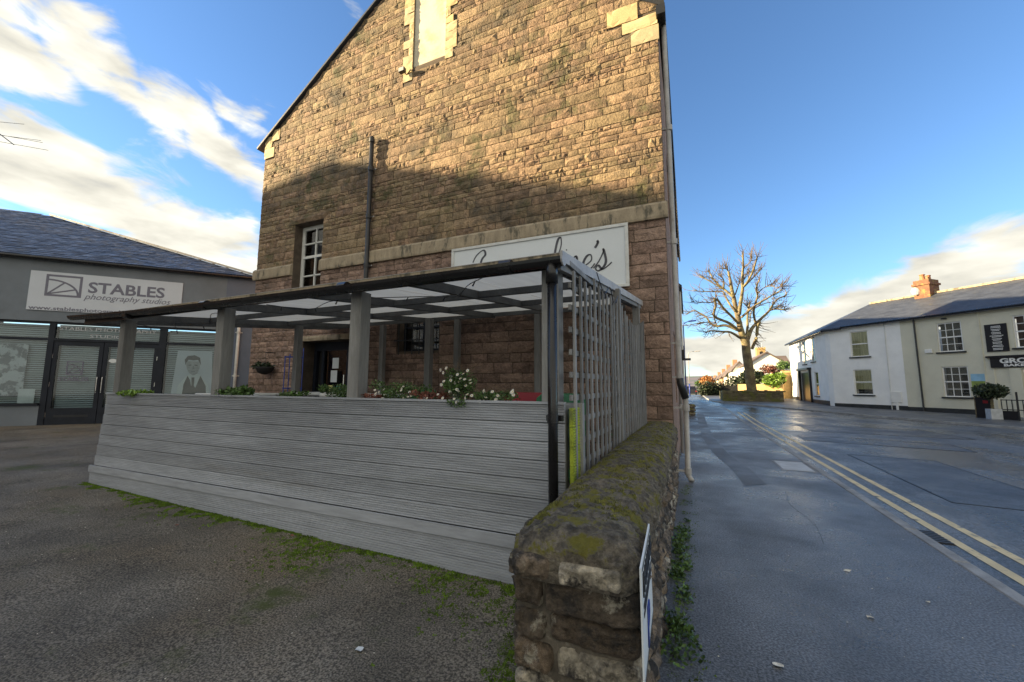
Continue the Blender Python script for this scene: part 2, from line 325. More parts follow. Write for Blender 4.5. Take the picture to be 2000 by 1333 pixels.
MT['curtain'] = M('yellow_net_curtain', (.78, .75, .45), .8, .25, 5, 0, stretch=(7, 7, .2))
MT['chrome'] = M('steel', (.62, .62, .62), .22, .05, 3, 0, metal=.9)
MT['paper'] = M('white_paper', (.66, .70, .72), .7, .05, 5, 0)
MT['paperyellow'] = M('yellow_notice', (.62, .60, .25), .7, .05, 5, 0)
MT['teal'] = M('teal_notice', (.08, .35, .32), .7, .05, 5, 0)
MT['photo1'] = M('photo_light_grey', (.50, .52, .55), .5, .06, 2, 0)
MT['photo2'] = M('photo_mid_grey', (.20, .21, .23), .5, .1, 4, 0)
MT['photo3'] = M('photo_dark_grey', (.045, .05, .055), .5, .1, 4, 0)
MT['photoF'] = M('photo_face_grey', (.34, .36, .38), .5, .15, 9, 0)
MT['photoL'] = M('photo_mottled', (.16, .18, .21), .5, .2, 2, 0, c3=(.55, .58, .62), c3s=3.2, c3t=(.46, .56))
MT['terrain'] = M('rough_grass', (.08, .085, .05), .9, .3, .05, 0)
MT['hill'] = M('moorland_hill', (.16, .14, .16), .95, .25, .004, 0, c3=(.10, .13, .12), c3s=.003, c3t=(.48, .62))
MT['whitehouse'] = M('white_gable', (.80, .79, .75), .8, .04, .5, 0)
MT['gold'] = M('golden_church_stone', (.50, .34, .15), .85, .25, .6, .2, 4)
MT['farroof'] = M('far_slate_roof', (.13, .10, .09), .8, .2, .4, 0)
MT['farwall'] = M('far_cottage_wall', (.55, .50, .40), .85, .15, .3, 0)
MT['farbrick'] = M('far_cottage_brick', (.38, .22, .13), .85, .2, .3, 0)
MT['carpaint'] = M('dark_car_paint', (.02, .022, .028), .3, .1, 3, 0, coat=.5)
MT['rubber'] = M('tyre_rubber', (.015, .015, .015), .8, .1, 3, 0)
MT['grit'] = M('pale_litter', (.5, .47, .40), .8, .3, 20, 0, rnd=.3)
MT['glass'] = glass('window_glass', (.94, .95, .95), refl=.04)
MT['shopglass'] = glass('shop_window_glass', (.90, .95, .96), .0)
MT['landscape'] = M('landscape_picture_green', (.20, .26, .06), .6, .4, 2.5, 0)
MT['skyblue'] = M('landscape_picture_blue', (.25, .45, .62), .6, .15, 2, 0)
MT['lens'] = M('lamp_glass', (.5, .5, .48), .3, .05, 3, 0)
#--PART2
def text(s, size, F, u, z, d, mat, parent, name='lettering', shear=0.0, off=0.0, width=None, align='LEFT', space=1.0):
    cu = bpy.data.curves.new('t', 'FONT'); cu.body = s; cu.size = size; cu.shear = shear; cu.offset = off; cu.extrude = .002; cu.align_x = align; cu.space_character = space; cu.resolution_u = 3
    o = bpy.data.objects.new('t', cu); COL.objects.link(o); bpy.context.view_layer.update()
    me = bpy.data.meshes.new_from_object(o.evaluated_get(bpy.context.evaluated_depsgraph_get()))
    bpy.data.objects.remove(o); bpy.data.curves.remove(cu)
    k = 1.0
    if width:
        xs = [v.co.x for v in me.vertices]; k = width/(max(xs)-min(xs))
    for v in me.vertices:
        p = F.pt(u+v.co.x*k, z+v.co.y, d+v.co.z); v.co = p
    me.materials.clear(); me.materials.append(mat); me.name = name
    r = bpy.data.objects.new(name, me); COL.objects.link(r); attach(r, parent); return r
def catmull(p, n=6):
    P = [p[0]]+p+[p[-1]]; o = []
    for i in range(1, len(P)-2):
        for k in range(n):
            t = k/n; a, b, c, d = P[i-1], P[i], P[i+1], P[i+2]
            o.append(tuple(.5*((2*b[j])+(-a[j]+c[j])*t+(2*a[j]-5*b[j]+4*c[j]-d[j])*t*t+(-a[j]+3*b[j]-3*c[j]+d[j])*t**3) for j in range(len(b))))
    o.append(p[-1]); return o
def gz(y): return .017*min(max(y-22, 0), 26) - .035*max(0, min(y, 260)-62)
def tz(x): return max(.0, min(.30, .08-.016*x))
def stone_grid(mb, F, c, proud, R, gap=.006, m=None, n=None, edge=.012, rough=1.0):
    # c = (u0 bottom, u1 bottom, u0 top, u1 top, z0, z1); a block face with an uneven pitched front
    a0, a1, b0, b1, z0, z1 = c; a0 += gap; b0 += gap; a1 -= gap; b1 -= gap; z0 += gap; z1 -= gap
    w = max(a1-a0, b1-b0); h = z1-z0
    m = m or max(2, min(5, int(w/.09))); n = n or max(2, min(4, int(h/.06)))
    vs = []; tu, tv = R.uniform(-.35, .35), R.uniform(-.35, .35)
    for j in range(n+1):
        t = j/n
        for i in range(m+1):
            s = i/m; bd = i in (0, m) or j in (0, n)
            jt = 0 if bd else .32
            s2 = s+R.uniform(-jt, jt)/m; t2 = t+R.uniform(-jt, jt)/n
            u = (a0*(1-s2)+a1*s2)*(1-t2)+(b0*(1-s2)+b1*s2)*t2; z = z0+h*t2
            if bd:
                d = edge*R.uniform(.5, 1.3); k = .006*rough
                u += R.uniform(-k, k); z += R.uniform(-k, k)
            else: d = edge+proud*(R.uniform(.25, 1.0)+tu*(s-.5)+tv*(t-.5))
            vs.append(F.pt(u, z, d))
    fs = []
    W1 = m+1
    for j in range(n):
        for i in range(m):
            a, b, cc, d = j*W1+i, j*W1+i+1, (j+1)*W1+i+1, (j+1)*W1+i
            fs += [(a, b, cc), (a, cc, d)] if R.random() < .5 else [(a, b, d), (b, cc, d)]
    ring = [i for i in range(m+1)] + [j*W1+m for j in range(1, n+1)] + [n*W1+i for i in range(m-1, -1, -1)] + [j*W1 for j in range(n-1, 0, -1)]
    base = len(vs)
    for i in ring: vs.append(vs[i]-F.n*(edge*1.6+.02))
    L = len(ring)
    for k in range(L): fs.append((ring[k], base+k, base+(k+1) % L, ring[(k+1) % L]))
    mb.add(vs, fs)
# ================================================================== GROUND
def strip(name, ys, xl, xr, dz, mat, zf=None, nx=1):
    mb = MB()
    rows = []
    for y in ys:
        a, b = xl(y), xr(y)
        rows.append([V((a+(b-a)*i/nx, y, (zf(a+(b-a)*i/nx, y) if zf else gz(y))+dz)) for i in range(nx+1)])
    for r0, r1 in zip(rows, rows[1:]):
        for i in range(nx): mb.quad(r0[i], r0[i+1], r1[i+1], r1[i])
    return mb.build(name, mat)
def lerp_pts(pts):
    def f(y):
        if y <= pts[0][0]: return pts[0][1]
        for (a, x0), (b, x1) in zip(pts, pts[1:]):
            if y <= b: return x0+(x1-x0)*(y-a)/(b-a)
        return pts[-1][1]
    return f
YS = [-60, -20, -6, 0, 5, 10, 15, 20, 22, 24.7, 26, 27, 27.6, 28.5, 30, 31.5, 33, 34, 35, 36, 37, 38.5, 40, 42, 45, 48, 55, 62, 90, 130, 180, 260, 500, 1500, 6000]
struct(strip('ground', YS, lambda y: -6000 if y > 200 else -400, lambda y: 6000 if y > 200 else 400, -.16, MT['terrain']))
xk = lerp_pts([(27, 2.3), (28.5, 2.28), (30, 2.18), (31.5, 1.95), (33, 1.6), (34, 1.3), (35, .95), (36, .5), (37, 0), (38.5, -3)])
xf = lerp_pts([(-60, 74), (0, 29.4), (15, 18), (22.8, 12.1), (24.7, 10.7), (27.6, 8.6), (30, 7.2), (33.7, 5.15), (36, 3.7), (38.5, 2.4), (40, 1.9), (45, 1.6), (120, 1.6)])
ysr = [y for y in YS if y <= 180]
struct(strip('road', ysr, lambda y: xk(y) if y < 38 else -4.0, lambda y: xf(y), -.10, MT['road'], nx=2))
pv = struct(strip('pavement', [-10, -4, 0, 4, 8, 12, 16, 20, 22, 24.7, 27, 28.5, 30, 31.5, 33, 34, 35, 36, 37], lambda y: -.3, lambda y: xk(y)-.13, 0, MT['pavement'], nx=2))
struct(strip('far_pavement', [-20, 0, 15, 22.8, 24.7, 27.6, 30, 33.7, 36, 38.5, 40, 45, 60], lambda y: xf(y)+.13, lambda y: 60, -.02, MT['patch'], nx=2))
# kerb stones, each its own piece
yy = -3.0; k = 0
while yy < 36.5:
    ln = .91; y1 = min(yy+ln, 37); mb = MB(); mb.r = random.random()
    p, q = V((xk(yy)-.065, yy+.004, gz(yy)-.06)), V((xk(y1)-.065, y1-.004, gz(y1)-.06))
    mb.beam(p, q, .125, .134); mb.build('kerb_stone', MT['kerb'], pv, bevel=.012); yy = y1
mb = MB(); pts = [(xf(y)+.065, y, gz(y)-.06) for y in (-20, 0, 15, 22.8, 24.7, 27.6, 30, 33.7, 36, 38.5, 40, 45, 60)]
for p, q in zip(pts, pts[1:]): mb.beam(p, q, .125, .1)
struct(mb.build('far_kerb', MT['kerb']))
# forecourt
def fz(x, y): return tz(x)
struct(strip('forecourt', [-20, -8, -2, 0, 1, 2, 3, 4, 6, 8, 12, 16], lambda y: -40, lambda y: -.22, 0, MT['tarmac'], zf=fz, nx=40))
# double yellow lines
for x0 in (2.60, 2.90):
    mb = MB(); ys = [-3+i*1.0 for i in range(32)]
    for a, b in zip(ys, ys[1:]):
        w = .05; c0 = x0 + .0035*max(0, a); c1 = x0 + .0035*max(0, b)
        mb.quad((c0-w, a, gz(a)-.096), (c0+w, a, gz(a)-.096), (c1+w, b, gz(b)-.096), (c1-w, b, gz(b)-.096))
    o = mb.build('yellow_line', MT['yellow']); struct(o)
mb = MB(); mb.box(1.62, 2.12, 9.35, 10.35, -.01, .004); cov = mb.build('access_cover', [MT['concrete']]); tag(cov, 'pale rectangular concrete access cover set into the pavement', 'cover')
mb = MB(); mb.box(1.585, 1.605, 9.3, 10.4, -.01, .005); mb.box(2.135, 2.155, 9.3, 10.4, -.01, .005); mb.box(1.605, 2.135, 9.3, 9.33, -.01, .005); mb.box(1.605, 2.135, 10.37, 10.4, -.01, .005)
mb.build('cover_frame', MT['kerb'], cov)
mb = MB(); tr = [(1.05, 7.6), (.98, 9), (.75, 11), (.62, 14), (.60, 18), (.66, 25)]
for (a, b), (c, d) in zip(tr, tr[1:]): mb.quad((a-.28, b, .004), (a+.05, b+.25 if b < 8 else b, .004), (c+.05, d, .004+gz(d)), (c-.28, d, .004+gz(d)))
struct(mb.build('pavement_patch', MT['patch']))
mb = MB()
for (a, b), (c, d) in zip(tr[:4], tr[1:4]): mb.quad((a+.05, b+(.25 if b < 8 else 0), .006), (a+.068, b+(.25 if b < 8 else 0), .006), (c+.064, d, .006), (c+.05, d, .006))
struct(mb.build('pavement_joint', MT['black']))
# road repairs: re-laid patches with sealed edges, and a gully grate by the kerb
def road_patch(poly, mat):
    mb = MB(); mb.add([(x, y, gz(y)-.096) for x, y in poly], [tuple(range(len(poly)))]); struct(mb.build('road_patch', MT[mat]))
    for (a, b), (c, d) in zip(poly, poly[1:]+poly[:1]):
        mb = MB(); mb.beam((a, b, gz(b)-.0965), (c, d, gz(d)-.0965), .03, .008); struct(mb.build('patch_seam', MT['tarseal']))
road_patch([(3.5, 8.2), (5.0, 8.0), (5.1, 12.5), (3.6, 12.8)], 'road2'); road_patch([(3.3, 15.5), (6.8, 14.6), (7.0, 16.2), (3.4, 17.0)], 'road2'); road_patch([(5.6, 6.2), (9.5, 7.5), (9.3, 8.9), (5.5, 7.5)], 'road2'); road_patch([(4.2, 18.6), (8.4, 18.0), (8.2, 21.0), (4.3, 21.6)], 'road2')
for pts in ([(1.2, 5.2), (1.28, 5.9), (1.2, 6.7), (1.3, 7.4)], [(.0, 11.6), (.7, 11.75), (1.5, 11.6), (2.15, 11.8)], [(.1, 15.2), (2.15, 15.4)]):
    mb = MB(); c = catmull([(x, y, 0) for x, y in pts], 6)
    for p, q in zip(c, c[1:]): mb.quad((p[0]-.004, p[1]-.004, .003), (q[0]-.004, q[1]-.004, .003), (q[0]+.004, q[1]+.005, .003), (p[0]+.004, p[1]+.005, .003))
    struct(mb.build('pavement_crack', MT['tarseal']))
gg = thing('gully_grate', 'small dark iron gully grate in the road beside the kerb', 'drain', (2.46, 6.3, -.09))
mb = MB(); mb.box(2.33, 2.57, 6.05, 6.5, -.11, -.094); mb.build('pit', MT['dark'], gg)
for k in range(7):
    mb = MB(); mb.box(2.335, 2.565, 6.07+k*.063, 6.10+k*.063, -.094, -.086); mb.build('bar', MT['pipe_black'], gg)
# ================================================================== STONE BUILDING
GY = 7.4; XL, XR = -11.38, -.25; ZE = 8.75; APX = -5.8; SL = .70
GF = Fr((0, GY, 0), (1, 0, 0))
sb = thing('stone_building', 'tall brown rock faced stone building with a steep gable and pale stone band', 'building', (-5.8, GY, .2))
def verge(x): return ZE + SL*(5.75-abs(x-APX))
OPS = {'win': (-9.86, -8.78, 3.9, 6.02), 'niche': (-5.98, -5.02, 9.48, 11.55), 'door': (-9.28, -7.62, .1, 2.72), 'low': (-6.18, -5.02, 2.36, 3.5)}
mb = MB()
wall_open(mb, GF, XL, XR, -.2, ZE, [OPS['win'], (OPS['door'][0], OPS['door'][1], -.2, OPS['door'][3]), OPS['low']], .45)
# gable triangle split round the niche
n0, n1, n2, n3 = OPS['niche']
tri = lambda x: verge(x)-.05
for a, b in ((XL, n0), (n1, XR)):
    pts = [(a, ZE), (b, ZE), (b, tri(b))] + ([(APX, tri(APX))] if a < APX < b else []) + [(a, tri(a))]
    mb.add([GF.pt(x, z) for x, z in pts], [tuple(range(len(pts)))])
mb.quad(GF.pt(n0, ZE), GF.pt(n1, ZE), GF.pt(n1, n2), GF.pt(n0, n2))
mb.add([GF.pt(n0, n3), GF.pt(n1, n3), GF.pt(n1, tri(n1)), GF.pt(APX, tri(APX)), GF.pt(n0, tri(n0))], [(0, 1, 2, 3, 4)])
for a, b in (((n0, n2), (n0, n3)), ((n1, n3), (n1, n2)), ((n0, n3), (n1, n3)), ((n1, n2), (n0, n2))):
    mb.quad(GF.pt(*a), GF.pt(*b), GF.pt(b[0], b[1], -.14), GF.pt(a[0], a[1], -.14))
gw = mb.build('gable_wall', MT['mortar'], sb)
# side and rear walls
BY = 24.0
mb = MB(); EF = Fr((XR, GY, 0), (0, 1, 0)); ops = [(2+i*2.6, 3+i*2.6, a, a+1.6) for i in range(5) for a in (1.2, 5.4)]
wall_open(mb, EF, 0, BY-GY, -.2, ZE, ops, .2)
mb.quad((XL, BY, -.2), (XL, GY, -.2), (XL, GY, ZE), (XL, BY, ZE)); mb.add([(XR, BY, -.2), (XL, BY, -.2), (XL, BY, ZE), (APX, BY, tri(APX)), (XR, BY, ZE)], [(0, 1, 2, 3, 4)])
mb.build('street_wall', MT['stone_low'], sb)
for o in ops:
    mb = MB(); EF.box(mb, o[0], o[1], o[2], o[3], -.2, -.16); w = mb.build('window', MT['white'], sb)
    mb = MB(); EF.box(mb, o[0]+.08, o[1]-.08, o[2]+.08, o[3]-.08, -.16, -.15); mb.build('pane', MT['black'], w)
# roof
mb = MB(); ov = .09; rz = .06
for sgn in (-1, 1):
    ov_ = .12 if sgn < 0 else -.07; xe = APX+sgn*(5.75+ov_); ze = ZE-SL*ov_
    a, b = V((xe, GY-ov, ze)), V((APX, GY-ov, verge(APX))); ln = V((0, BY-GY+ov*2, 0)); up = V((0, 0, .065))
    mb.prism([a, b, b+up, a+up], ln)
mb.build('roof', MT['slate_flat'], sb)
# stones
R = random.Random(11)
kneel = [(XL-.02, XL+.42, 8.30, 8.62), (XL-.02, XL+.30, 8.62, 8.98), (XL+.30, XL+.62, 8.80, 9.15), (XR-.50, XR+.02, 8.10, 8.42), (XR-.66, XR-.0, 8.42, 8.66), (XR-.95, XR-.35, 8.66, 9.02)]
quo = []
zq = n2-.12; side = 0
while zq < n3+.1:
    hq = R.choice((.2, .24, .3)); wl = R.choice((.13, .2, .3)); wr = R.choice((.13, .22, .32))
    quo += [(n0-wl, n0, zq, zq+hq), (n1, n1+wr, zq, zq+hq)]; zq += hq
quo += [(n0-.1, n1+.1, n3, n3+.25), (n0-.28, n0+.0, n2-.34, n2-.13)]
blocks = [('band', XL-.05, OPS['win'][0], 4.58, 4.90), ('band', OPS['win'][1], XR+.05, 4.58, 4.90)]
cells = []
def fill(z0, z1, ua, ub, hgen, wgen, lower):
    z = z0
    while z < z1-.03:
        h = min(hgen(), z1-z)
        if z1-z-h < .07: h = z1-z
        zm = z+h/2
        lo0 = lo1 = ua; hi0 = hi1 = ub
        if zm > ZE:
            f = lambda zz: 5.75-(max(zz, ZE)+.06-ZE)/SL
            lo0, lo1, hi0, hi1 = APX-f(z), APX-f(z+h), APX+f(z), APX+f(z+h)
            lo0, lo1, hi0, hi1 = max(lo0, ua), max(lo1, ua), min(hi0, ub), min(hi1, ub)
        cut = []
        for q in list(OPS.values())+[k for k in kneel]+quo:
            if q[2] < zm+h*.25 and q[3] > zm-h*.25: cut.append((q[0], q[1]))
        cut.sort(); segs = []; cur = (lo0, lo1)
        for a, b in cut:
            if b <= cur[0]: continue
            if a > hi1: break
            if a-cur[0] > .05: segs.append((cur, (a, a)))
            cur = (max(cur[0], b),)*2
        if hi0-cur[0] > .05: segs.append((cur, (hi0, hi1)))
        for (a0, a1), (b0, b1) in segs:
            u = a0; first = True
            while u < b0-.02:
                w = wgen(h); e = u+w
                last = b0-e < .09
                if last: e = b0
                cells.append((u, e, a1 if first else u, b1 if last else e, z, z+h, lower)); u = e; first = False
        z += h
fill(4.9, verge(APX)-.1, XL, XR, lambda: R.choice((.095, .11, .125, .14, .16, .19, .23)), lambda h: h*R.choice((.8, 1.1, 1.5, 1.9, 2.3, 2.8, 3.4))*R.uniform(.9, 1.1), 0)
fill(.1, 4.58, -5.0, XR, lambda: R.choice((.19, .215, .22, .235)), lambda h: h*R.uniform(1.3, 3.2), 1)
fill(.1, 4.58, XL, -5.0, lambda: R.choice((.12, .15, .17, .19)), lambda h: h*R.uniform(1.0, 2.6), 1)
def vis(c):
    P = GF.pt((c[0]+c[1])/2, (c[4]+c[5])/2); v = P-CAM; d = v.dot(CF); x = 1000+FPX*v.dot(CR)/d; y = 666-FPX*v.dot(CU)/d
    if not (0 < x < 2000 and 0 < y < 1333): return 0
    if P.z < 3.2 and P.x < -1.0 and c[4] < 1.55: return 0
    return (c[1]-c[0])*(c[5]-c[4])/d**2
cells.sort(key=vis, reverse=True)
rest = {0: MB(), 1: MB()}
for i, c in enumerate(cells):
    big = i < 296; mb = MB() if big else rest[c[6]]; mb.r = R.random()
    stone_grid(mb, GF, c[:6], R.uniform(.010, .034) if c[6] == 0 else R.uniform(.015, .04), R, gap=.007)
    if big: mb.build('stone', MT['stone_low' if c[6] else 'stone'], gw)
for kx in (0, 1): rest[kx].build('small_stones' if kx == 0 else 'lower_stones', MT['stone_low' if kx else 'stone'], gw, kind='stuff')
for i, q in enumerate(kneel):
    mb = MB(); mb.r = R.random(); stone_grid(mb, GF, (q[0], q[1], q[0], q[1], q[2], q[3]), .004, R, edge=.03, rough=.12); mb.build('kneeler', MT['dressing'], sb)
nf = MB(); nf.quad(GF.pt(n0-.01, n2-.01, -.03), GF.pt(n1+.01, n2-.01, -.03), GF.pt(n1+.01, n3, -.03), GF.pt(n0-.01, n3, -.03))
niche = nf.build('blocked_window', MT['render_niche'], sb)
for q in quo:
    mb = MB(); mb.r = R.random(); stone_grid(mb, GF, (q[0], q[1], q[0], q[1], q[2], q[3]), .004, R, edge=.028, rough=.12, gap=.003); mb.build('dressed_stone', MT['dressing'], niche)
for i, b in enumerate(blocks):
    u = b[1]
    bo = None
    while u < b[2]-.05:
        e = min(u+R.uniform(.9, 1.5), b[2]); e = b[2] if b[2]-e < .4 else e
        mb = MB(); mb.prism([GF.pt(u+.002, 4.58, 0), GF.pt(u+.002, 4.58, .075), GF.pt(u+.002, 4.62, .085), GF.pt(u+.002, 4.84, .085), GF.pt(u+.002, 4.90, .03), GF.pt(u+.002, 4.90, 0)], V((e-u-.004, 0, 0)))
        mb.build('string_course', MT['band'], sb, recalc=True); u = e
# door lintel + quoin block near door
mb = MB(); mb.r = .3; stone_grid(mb, GF, (-9.5, -7.4, -9.5, -7.4, 2.72, 2.86), .012, R, edge=.05, rough=.4, m=8, n=2); mb.build('door_lintel', MT['band'], sb)
mb = MB(); mb.r = .3; stone_grid(mb, GF, (-10.1, -8.55, -10.1, -8.55, 6.02, 6.22), .03, R, edge=.03, m=8, n=2); mb.build('window_lintel', MT['stone'], sb)
# sash window
a, b, c0, c1 = OPS['win']; wd = -.30
mb = MB()
for q in ((a, a+.09, c0, c1), (b-.09, b, c0, c1), (a+.09, b-.09, c1-.1, c1), (a+.09, b-.09, c0, c0+.08), (a+.09, b-.09, 5.10, 5.17), ((a+b)/2-.018, (a+b)/2+.018, c0+.08, 5.10), ((a+b)/2-.018, (a+b)/2+.018, 5.17, c1-.1), (a+.09, b-.09, 5.5, 5.535), (a+.09, b-.09, 4.58, 4.615)): GF.box(mb, *q, wd, wd+.06)
sw = mb.build('sash_window', MT['white'], sb)
for (z0, z1) in ((c0+.08, 4.58), (4.615, 5.10), (5.17, 5.5), (5.535, c1-.1)):
    for (x0, x1) in ((a+.09, (a+b)/2-.018), ((a+b)/2+.018, b-.09)):
        mb = MB(); GF.box(mb, x0, x1, z0, z1, wd+.02, wd+.026); mb.build('pane', MT['glass'], sw)
mb = MB(); GF.box(mb, a, b, c0, c1, wd-.12, wd-.1); mb.build('room_behind', MT['room'], sw)
mb = MB(); GF.box(mb, a+.1, b-.1, c0+.1, 5.1, wd-.06, wd-.05); mb.build('net_curtain', MT['blind'], sw)
# barred low window
a, b, c0, c1 = OPS['low']
mb = MB()
for q in ((a, a+.06, c0, c1), (b-.06, b, c0, c1), (a+.06, b-.06, c0, c0+.07), (a+.06, b-.06, c1-.07, c1), (a+.06, b-.06, 2.92, 2.97), (-5.63, -5.58, c0+.07, 2.92), (-5.63, -5.58, 2.97, c1-.07)): GF.box(mb, *q, -.30, -.25)
lw = mb.build('low_window', MT['blueblack'], sb)
mb = MB(); GF.box(mb, a, b, c0, c1, -.36, -.34); mb.build('room_behind', MT['room'], lw)
mb = MB(); GF.box(mb, a+.06, b-.06, c0+.07, c1-.07, -.28, -.275); mb.build('pane', MT['glass'], lw)
for i in range(6):
    x = a+.1+i*(b-a-.2)/5; mb = MB(); mb.tube([GF.pt(x, c0-.08, .06), GF.pt(x, c1, .06)], .012, 6); mb.build('window_bar', MT['black'], lw)
for z in (c0+.25, c1-.3):
    mb = MB(); GF.box(mb, a-.03, b+.03, z-.012, z+.012, .045, .065); mb.build('window_bar', MT['black'], lw)
# entrance
a, b, c0, c1 = -9.28, -7.62, .25, 2.72
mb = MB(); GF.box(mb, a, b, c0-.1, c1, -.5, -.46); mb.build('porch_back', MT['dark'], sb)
mb = MB()
for q in ((a, a+.10, c0, c1), (b-.1, b, c0, c1), (a+.1, b-.1, c1-.22, c1), (-8.98, -8.90, c0, c1-.22), (-8.10, -8.02, c0, c1-.22)): GF.box(mb, *q, -.44, -.36)
dr = mb.build('entrance_door', MT['blueblack'], sb)
mb = MB(); GF.box(mb, -8.9, -8.10, c0, .95, -.42, -.38); mb.build('door_panel', MT['blueblack'], dr)
mb = MB(); GF.box(mb, -8.9, -8.10, .95, 2.5, -.405, -.4); mb.build('door_glass', MT['glass'], dr)
for q, m in (((-8.62, -8.40, 2.02, 2.30), 'paper'), ((-8.66, -8.44, 1.66, 1.97), 'paper'), ((-8.72, -8.58, 1.40, 1.58), 'paperyellow'), ((-8.44, -8.22, 1.42, 1.56), 'teal')):
    mb = MB(); GF.box(mb, *q, -.395, -.392); mb.build('notice', MT[m], dr)
mb = MB(); mb.tube([GF.pt(-8.14, 1.5, -.34), GF.pt(-8.14, 1.85, -.34)], .018, 8); mb.build('door_handle', MT['chrome'], dr)
# floodlight and cables below the niche
fl = thing('floodlight', 'small black floodlight with cable below the blocked gable window', 'floodlight', (-6.2, GY, 9.4))
mb = MB(); GF.box(mb, -6.27, -6.10, 9.30, 9.42, .10, .2); mb.build('lamp_body', MT['black'], fl, bevel=.01)
mb = MB(); GF.box(mb, -6.26, -6.11, 9.31, 9.41, .2, .204); mb.build('lamp_glass', MT['lens'], fl)
mb = MB(); mb.tube([GF.pt(-6.18, 9.36, .1), GF.pt(-6.15, 9.33, .02), GF.pt(-6.0, 9.37, .07), GF.pt(-5.9, 9.33, .07)], .015, 6); mb.build('cable', MT['black'], fl)
# soil pipe
sp = thing('soil_vent_pipe', 'tall black iron vent pipe clipped to the gable wall', 'pipe', (-7.12, GY-.14, .2))
px = -7.10; rb = .055; py = GY-.115
mb = MB(); mb.tube([(px, py, .2), (px, py, 7.85)], rb, 14); mb.build('pipe', MT['pipe_black'], sp, smooth=True)
for z in (1.3, 2.9, 4.5, 5.75, 7.0, 7.76):
    mb = MB(); mb.tube([(px, py, z-.05), (px, py, z+.05)], rb+.013, 14); mb.build('collar', MT['pipe_black'], sp)
    if z < 7.5:
        mb = MB(); mb.box(px-.13, px+.13, py+.04, py+.055, z-.015, z+.015); mb.box(px-.012, px+.012, py+.05, GY, z-.01, z+.01); mb.build('bracket', MT['chrome'], sp)
# corner downpipes (grey), eaves gutter
dp = thing('grey_downpipe', 'long pale grey downpipe at the street corner of the stone building', 'downpipe', (-.1, 7.62, 0))
mb = MB(); mb.tube([(XR+.10, 7.60, 8.6), (XR+.10, 7.60, 8.1), (XR+.12, 7.6, 1.72), (XR+.13, 7.6, 1.62), (XR+.2, 7.62, 1.38), (XR+.2, 7.62, 1.3), (XR+.19, 7.62, .1), (XR+.24, 7.52, .02)], .045, 12); mb.build('pipe', MT['pipe_grey'], dp, smooth=True)
for z, x in ((6.4, .12), (4.2, .12), (2.35, .12), (1.75, .12), (1.22, .2), (.16, .19)):
    mb = MB(); mb.tube([(XR+x, 7.6, z-.05), (XR+x, 7.6, z+.05)], .058, 12); mb.box(XR, XR+x, 7.58, 7.62, z-.015, z+.015); mb.build('collar', MT['pipe_grey'], dp)
mb = MB(); mb.tube([(XR+.12, 7.6, 1.73), (XR+.13, 7.6, 1.62), (XR+.2, 7.62, 1.38)], .06, 12); mb.build('swan_neck', MT['pipe_black'], dp, smooth=True)
dp2 = thing('thin_downpipe', 'thinner grey pipe running beside the downpipe on the street wall', 'pipe', (-.1, 8.6, 0))
mb = MB(); mb.tube([(XR+.10, 8.6, 8.3), (XR+.1, 8.6, .3)], .032, 10); mb.build('pipe', MT['pipe_grey'], dp2, smooth=True)
for z in (7, 5, 3, 1.2):
    mb = MB(); mb.tube([(XR+.1, 8.6, z-.04), (XR+.1, 8.6, z+.04)], .042, 10); mb.build('collar', MT['pipe_grey'], dp2)
mb = MB(); mb.tube([(XR+.09, GY-.1, ZE-.10), (XR+.09, BY, ZE-.10)], .055, 10); mb.build('gutter', MT['gutter'], sb, smooth=True)
mb = MB(); mb.box(XR-.02, XR+.14, GY-.13, GY+.2, ZE-.24, ZE-.05); mb.build('gutter_end', MT['gutter'], sb)
